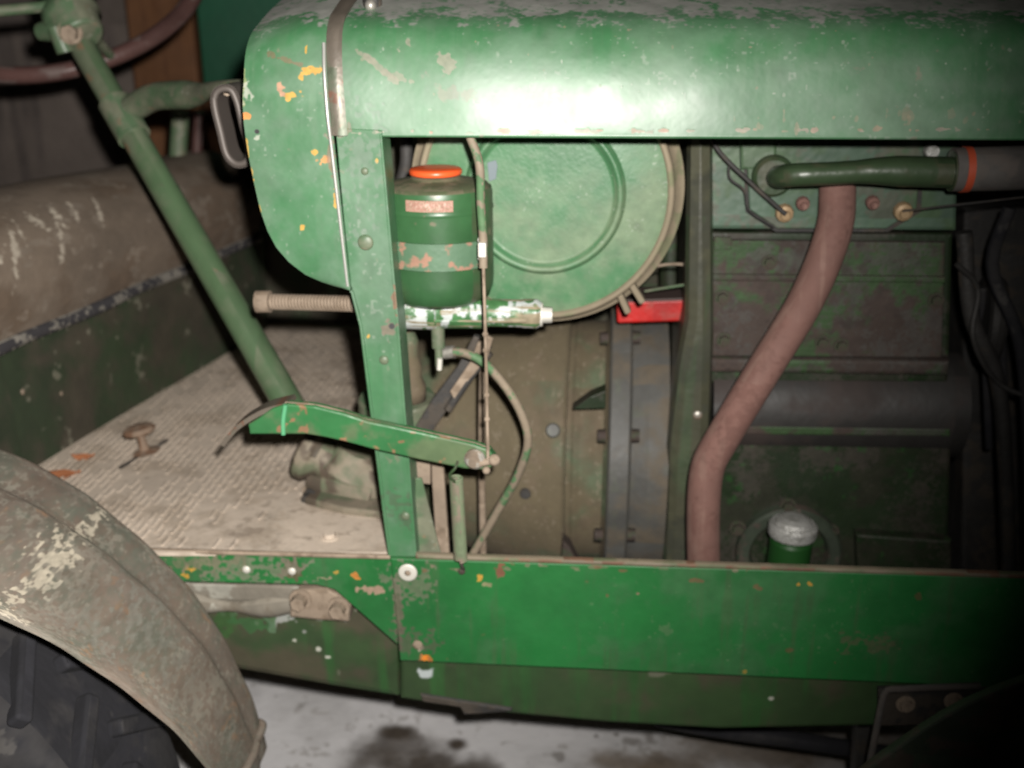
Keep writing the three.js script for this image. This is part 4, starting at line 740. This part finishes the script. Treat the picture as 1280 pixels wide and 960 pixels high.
// rear of the platform: green box front, black edging, brown rounded cover, far side panel
{
  const a = onY(330, 409, YF), b = onY(0, 606, YF), d = b.clone().sub(a).normalize(), far = a.clone(), near = b.clone().addScaledVector(d, 0.35), n = V3(d.z, 0, -d.x); if (n.x < 0) n.negate();
  const along = (t, off, y) => far.clone().lerp(near, t).addScaledVector(n, off).setY(y);
  const L = far.distanceTo(near);
  const uvL = (prof) => (u, v) => { return [u * L, v * prof]; };
  const boxP = [[0, YF], [0.0, YF + 0.07], [-0.004, YF + 0.14], [-0.012, YF + 0.2]];
  const bc = new THREE.CatmullRomCurve3(boxP.map(([o, y]) => V3(o, y, 0)));
  const bench = T('platform_box', sheet((u, v) => { const p = bc.getPoint(v); return along(u, p.x + 0.003 * Math.sin(u * 9), p.y); }, 40, 10, 0.01, uvL(0.2)), M.benchGreen);
  add(bench, 'edging', bar(Array.from({ length: 14 }, (_, i) => along(i / 13, 0.004 + 0.002 * Math.sin(i * 2.3), YF + 0.203 + 0.0015 * Math.sin(i * 1.7))), 0.011, { seg: 60, radial: 10 }), M.strip);
  for (const [p, q] of [[235, 430], [27, 490], [75, 492], [40, 512]]) { const d0 = ray(p, q), t0 = far.clone().addScaledVector(n, 0.004).sub(EYE).dot(n) / d0.dot(n); rivet(bench, EYE.clone().addScaledVector(d0, t0), 0.006, M.dustIron).rotation.y = 1.4; }
  const cp = [[0.0, YF + 0.208], [0.012, YF + 0.26], [0.006, YF + 0.32], [-0.025, YF + 0.37], [-0.075, YF + 0.398], [-0.14, YF + 0.405], [-0.22, YF + 0.39], [-0.3, YF + 0.36]];
  const cc = new THREE.CatmullRomCurve3(cp.map(([o, y]) => V3(o, y, 0)));
  const sc = [];
  M.coverM = paint({
    N: 1024, M: 1.2, base: [0.16, 0.125, 0.095], vary: 0.3, rough: 0.75, bump: 0.001,
    marks: [[0.86, 0.2, 0.07, 0.006, 1.9], [0.83, 0.235, 0.04, 0.008, 1.9], [0.73, 0.22, 0.07, 0.008, 1.95], [0.70, 0.25, 0.05, 0.006, 1.8], [0.62, 0.22, 0.07, 0.008, 1.95], [0.6, 0.255, 0.04, 0.01, 1.7], [0.56, 0.25, 0.03, 0.008, 1.8], [0.78, 0.19, 0.03, 0.006, 2.4], [0.5, 0.25, 0.04, 0.006, 1.9], [0.92, 0.25, 0.06, 0.008, 1.9], [0.65, 0.26, 0.03, 0.012, 1.2]].map(([u, v, ru, rv, rot]) => ({ u, v, ru, rv, rot, c: [0.42, 0.37, 0.3], rag: 1.1, soft: 0.8, a: 0.9 })),
    layers: [{ f: F.mid, m: F.big, t: 0.58, s: 0.16, c: [0.115, 0.08, 0.055], a: 0.7 }, { f: F.fine, m: F.mid, t: 0.75, s: 0.08, c: [0.21, 0.175, 0.14], a: 0.6, x: 270 }],
  });
  T('rear_cover', sheet((u, v) => { const p = cc.getPoint(v); const w = 0.004 * Math.sin(u * 11) * Math.sin(v * 6); return along(u, p.x + w, p.y + w - 0.035 * (1 - u) * v); }, 60, 36, 0.004, uvL(0.62)), M.coverM, 'brown rounded cover with pale scratches');
  const side = T('platform_side', [plate([[296, 150], [640, 190], [640, 440], [320, 412]], -1.035, 0.02, 0.003)], M.benchGreen);
  add(side, 'bottom_rail', bar([at(318, 405, -1.02), at(600, 414, -1.02)], 0.008, { seg: 3, radial: 10 }), M.casting);
  add(side, 'upright', bar([at(322, 280, -1.02), at(324, 404, -1.02)], 0.018, { seg: 3, radial: 10 }), M.benchGreen);
}
// small levers far behind the column
T('far_lever', bar([at(226, 140, -0.95), at(222, 200, -0.95)], 0.018, { seg: 4 }), M.dustyGreen);
T('far_lever', bar([at(250, 140, -1.0), at(244, 215, -1.0)], 0.012, { seg: 4 }), M.maroon);

// near rear fender: curved shell over the wheel
{
  const cx = -0.963, cy = 0.262, R = 0.521, Z0 = 0.03, Z1 = 0.268, A0 = 4 * rad, A1 = 125 * rad;
  const prof = [[Z0 - 0.004, -0.022], [Z0, -0.004], [Z0 + 0.02, 0.0], [Z0 + 0.07, 0.0015], [Z0 + 0.078, 0.004], [Z0 + 0.13, 0.005], [Z0 + 0.2, 0.003], [Z1 - 0.012, 0.0015], [Z1 - 0.003, 0.0], [Z1, -0.004]];
  const pc = new THREE.CatmullRomCurve3(prof.map(([z, r]) => V3(0, r, z)), false, 'centripetal');
  const wide = (a) => lerp(0.165, 0.29, clamp((a / rad - 5) / 46, 0, 1.05)), zed = (z, a) => Z0 + (z - Z0) * (wide(a) - Z0) / (Z1 - Z0);
  const fn = (u, v) => { const p = pc.getPoint(v), a = lerp(A1, A0, u), ro = R + p.y + 0.0012 * Math.sin(a * 14 + v * 3) + 0.0008 * Math.sin(a * 37 - v * 7); return V3(cx + Math.cos(a) * ro, cy + Math.sin(a) * ro, zed(p.z, a)); };
  const fen = T('rear_fender', sheet(fn, 90, 36, 0.003, (u, v) => [lerp(A1, A0, u) * -R + 1.2, v * 0.3], true), M.fender, 'worn grey brown rear fender with flaking paint');
  const bead = []; for (let i = 0; i <= 12; i++) { const p = pc.getPoint(lerp(0.02, 0.98, i / 12)), a = 8 * rad; bead.push(V3(cx + Math.cos(a) * (R + p.y + 0.003), cy + Math.sin(a) * (R + p.y + 0.003), zed(p.z, a))); }
  add(fen, 'end_bead', bar(bead, 0.006, { seg: 30, radial: 8 }), M.fender);
  // rear wheel below
  const wheelC = V3(-0.985, 0.24, 0), RW = 0.435;
  const tyre = T('rear_wheel', turned([[0.27, 0.06], [0.33, 0.04], [0.41, 0.05], [0.44, 0.08], [RW - 0.003, 0.12], [RW, 0.17], [RW - 0.003, 0.22], [0.44, 0.26], [0.41, 0.285], [0.33, 0.29], [0.27, 0.27]], wheelC, V3(0, 0, 1), 90), M.rubber);
  for (let i = 0; i < 26; i++) for (const s of [-1, 1]) {
    const g = new RoundedBoxGeometry(0.022, 0.024, 0.12, 2, 0.006); g.rotateY(s * 0.55); g.translate(0, RW + 0.006, 0.17 + s * 0.052); g.rotateZ(i / 26 * Math.PI * 2 + (s > 0 ? 0.12 : 0));
    const m = add(tyre, 'tread_lug', g, M.rubber); m.position.copy(wheelC);
  }
  add(tyre, 'rim', turned([[0.0001, 0.12], [0.12, 0.12], [0.22, 0.16], [0.26, 0.25], [0.275, 0.275]], wheelC, V3(0, 0, 1), 60), M.dustyGreen);
}
// under the frame at the front: dark tube, bent pale rod, dark bracket, front wheel disc
T('under_tube', bar([at(820, 898, -0.2), at(900, 912, -0.2), at(1000, 926, -0.2), at(1160, 950, -0.2)], 0.0135, { seg: 20, radial: 16 }), M.rubber);
{
  const br = T('front_bracket', plate([[1098, 862], [1320, 856], [1320, 903], [1098, 908]], 0.0, 0.01, 0.002), M.darkIron);
  bolt(br, at(1132, 880, 0.001), 0.009, 0.006, M.dustIron); bolt(br, at(1192, 876, 0.001), 0.009, 0.006, M.dustIron);
  T('bent_rod', bar([at(1225, 857, 0.012), at(1130, 861, 0.012), at(1108, 863, 0.012), at(1104, 872, 0.013), at(1095, 915, 0.015), at(1078, 1000, 0.02)], 0.0045, { seg: 40, radial: 10 }), M.hose);
  T('axle_stub', plate([[1072, 900], [1090, 900], [1088, 1000], [1066, 1000]], -0.1, 0.03, 0.002), M.darkIron);
  T('front_mudguard', plate([[1085, 960], [1102, 947], [1120, 935], [1150, 914], [1180, 895], [1210, 879], [1240, 866], [1290, 847], [1420, 815], [1420, 1080], [1020, 1080], [1045, 1000], [1068, 974]], 0.1, 0.014, 0.004), M.darkGreen);
}
// red box behind the drum
{
  const p = at(816, 386, -0.3);
  const bx = thing('red_box', 'flat bright red box lodged between the round drum and the engine', 'box', V3(p.x, p.y - 0.018, -0.32));
  add(bx, 'case', new RoundedBoxGeometry(0.105, 0.033, 0.07, 3, 0.004).rotateZ(0.06).translate(0, 0.018, 0), M.red);
  add(bx, 'lid_edge', new RoundedBoxGeometry(0.107, 0.004, 0.072, 2, 0.0015).rotateZ(0.06).translate(-0.001, 0.035, 0), plain([0.06, 0.04, 0.035], 0.6));
}
// two dry leaf scraps on the footplate
{
  const leafM = plain([0.3, 0.11, 0.045], 0.8);
  for (const [a, b, s, l] of [[75, 593, 0.03, 'larger dry orange brown leaf scrap by the fender'], [104, 571, 0.017, 'smaller dry orange brown leaf scrap beyond the larger one']]) {
    const p = onY(a, b, YF + 0.004);
    const g = sheet((u, v) => { const x = (u - 0.5) * 2, w = 0.42 * (1 - x * x) + 0.05 * Math.sin(u * 13); return V3(x * s, 0.004 * x * x + 0.003 * Math.sin(v * 3 + u * 4), (v - 0.5) * 2 * w * s); }, 14, 6, 0.0008, null, true);
    const m = add(scene, 'leaf_scrap', g, leafM); m.position.copy(p); m.rotation.y = 0.3; m.userData.label = l; m.userData.category = 'leaf';
  }
}
renderer.render(scene, camera);
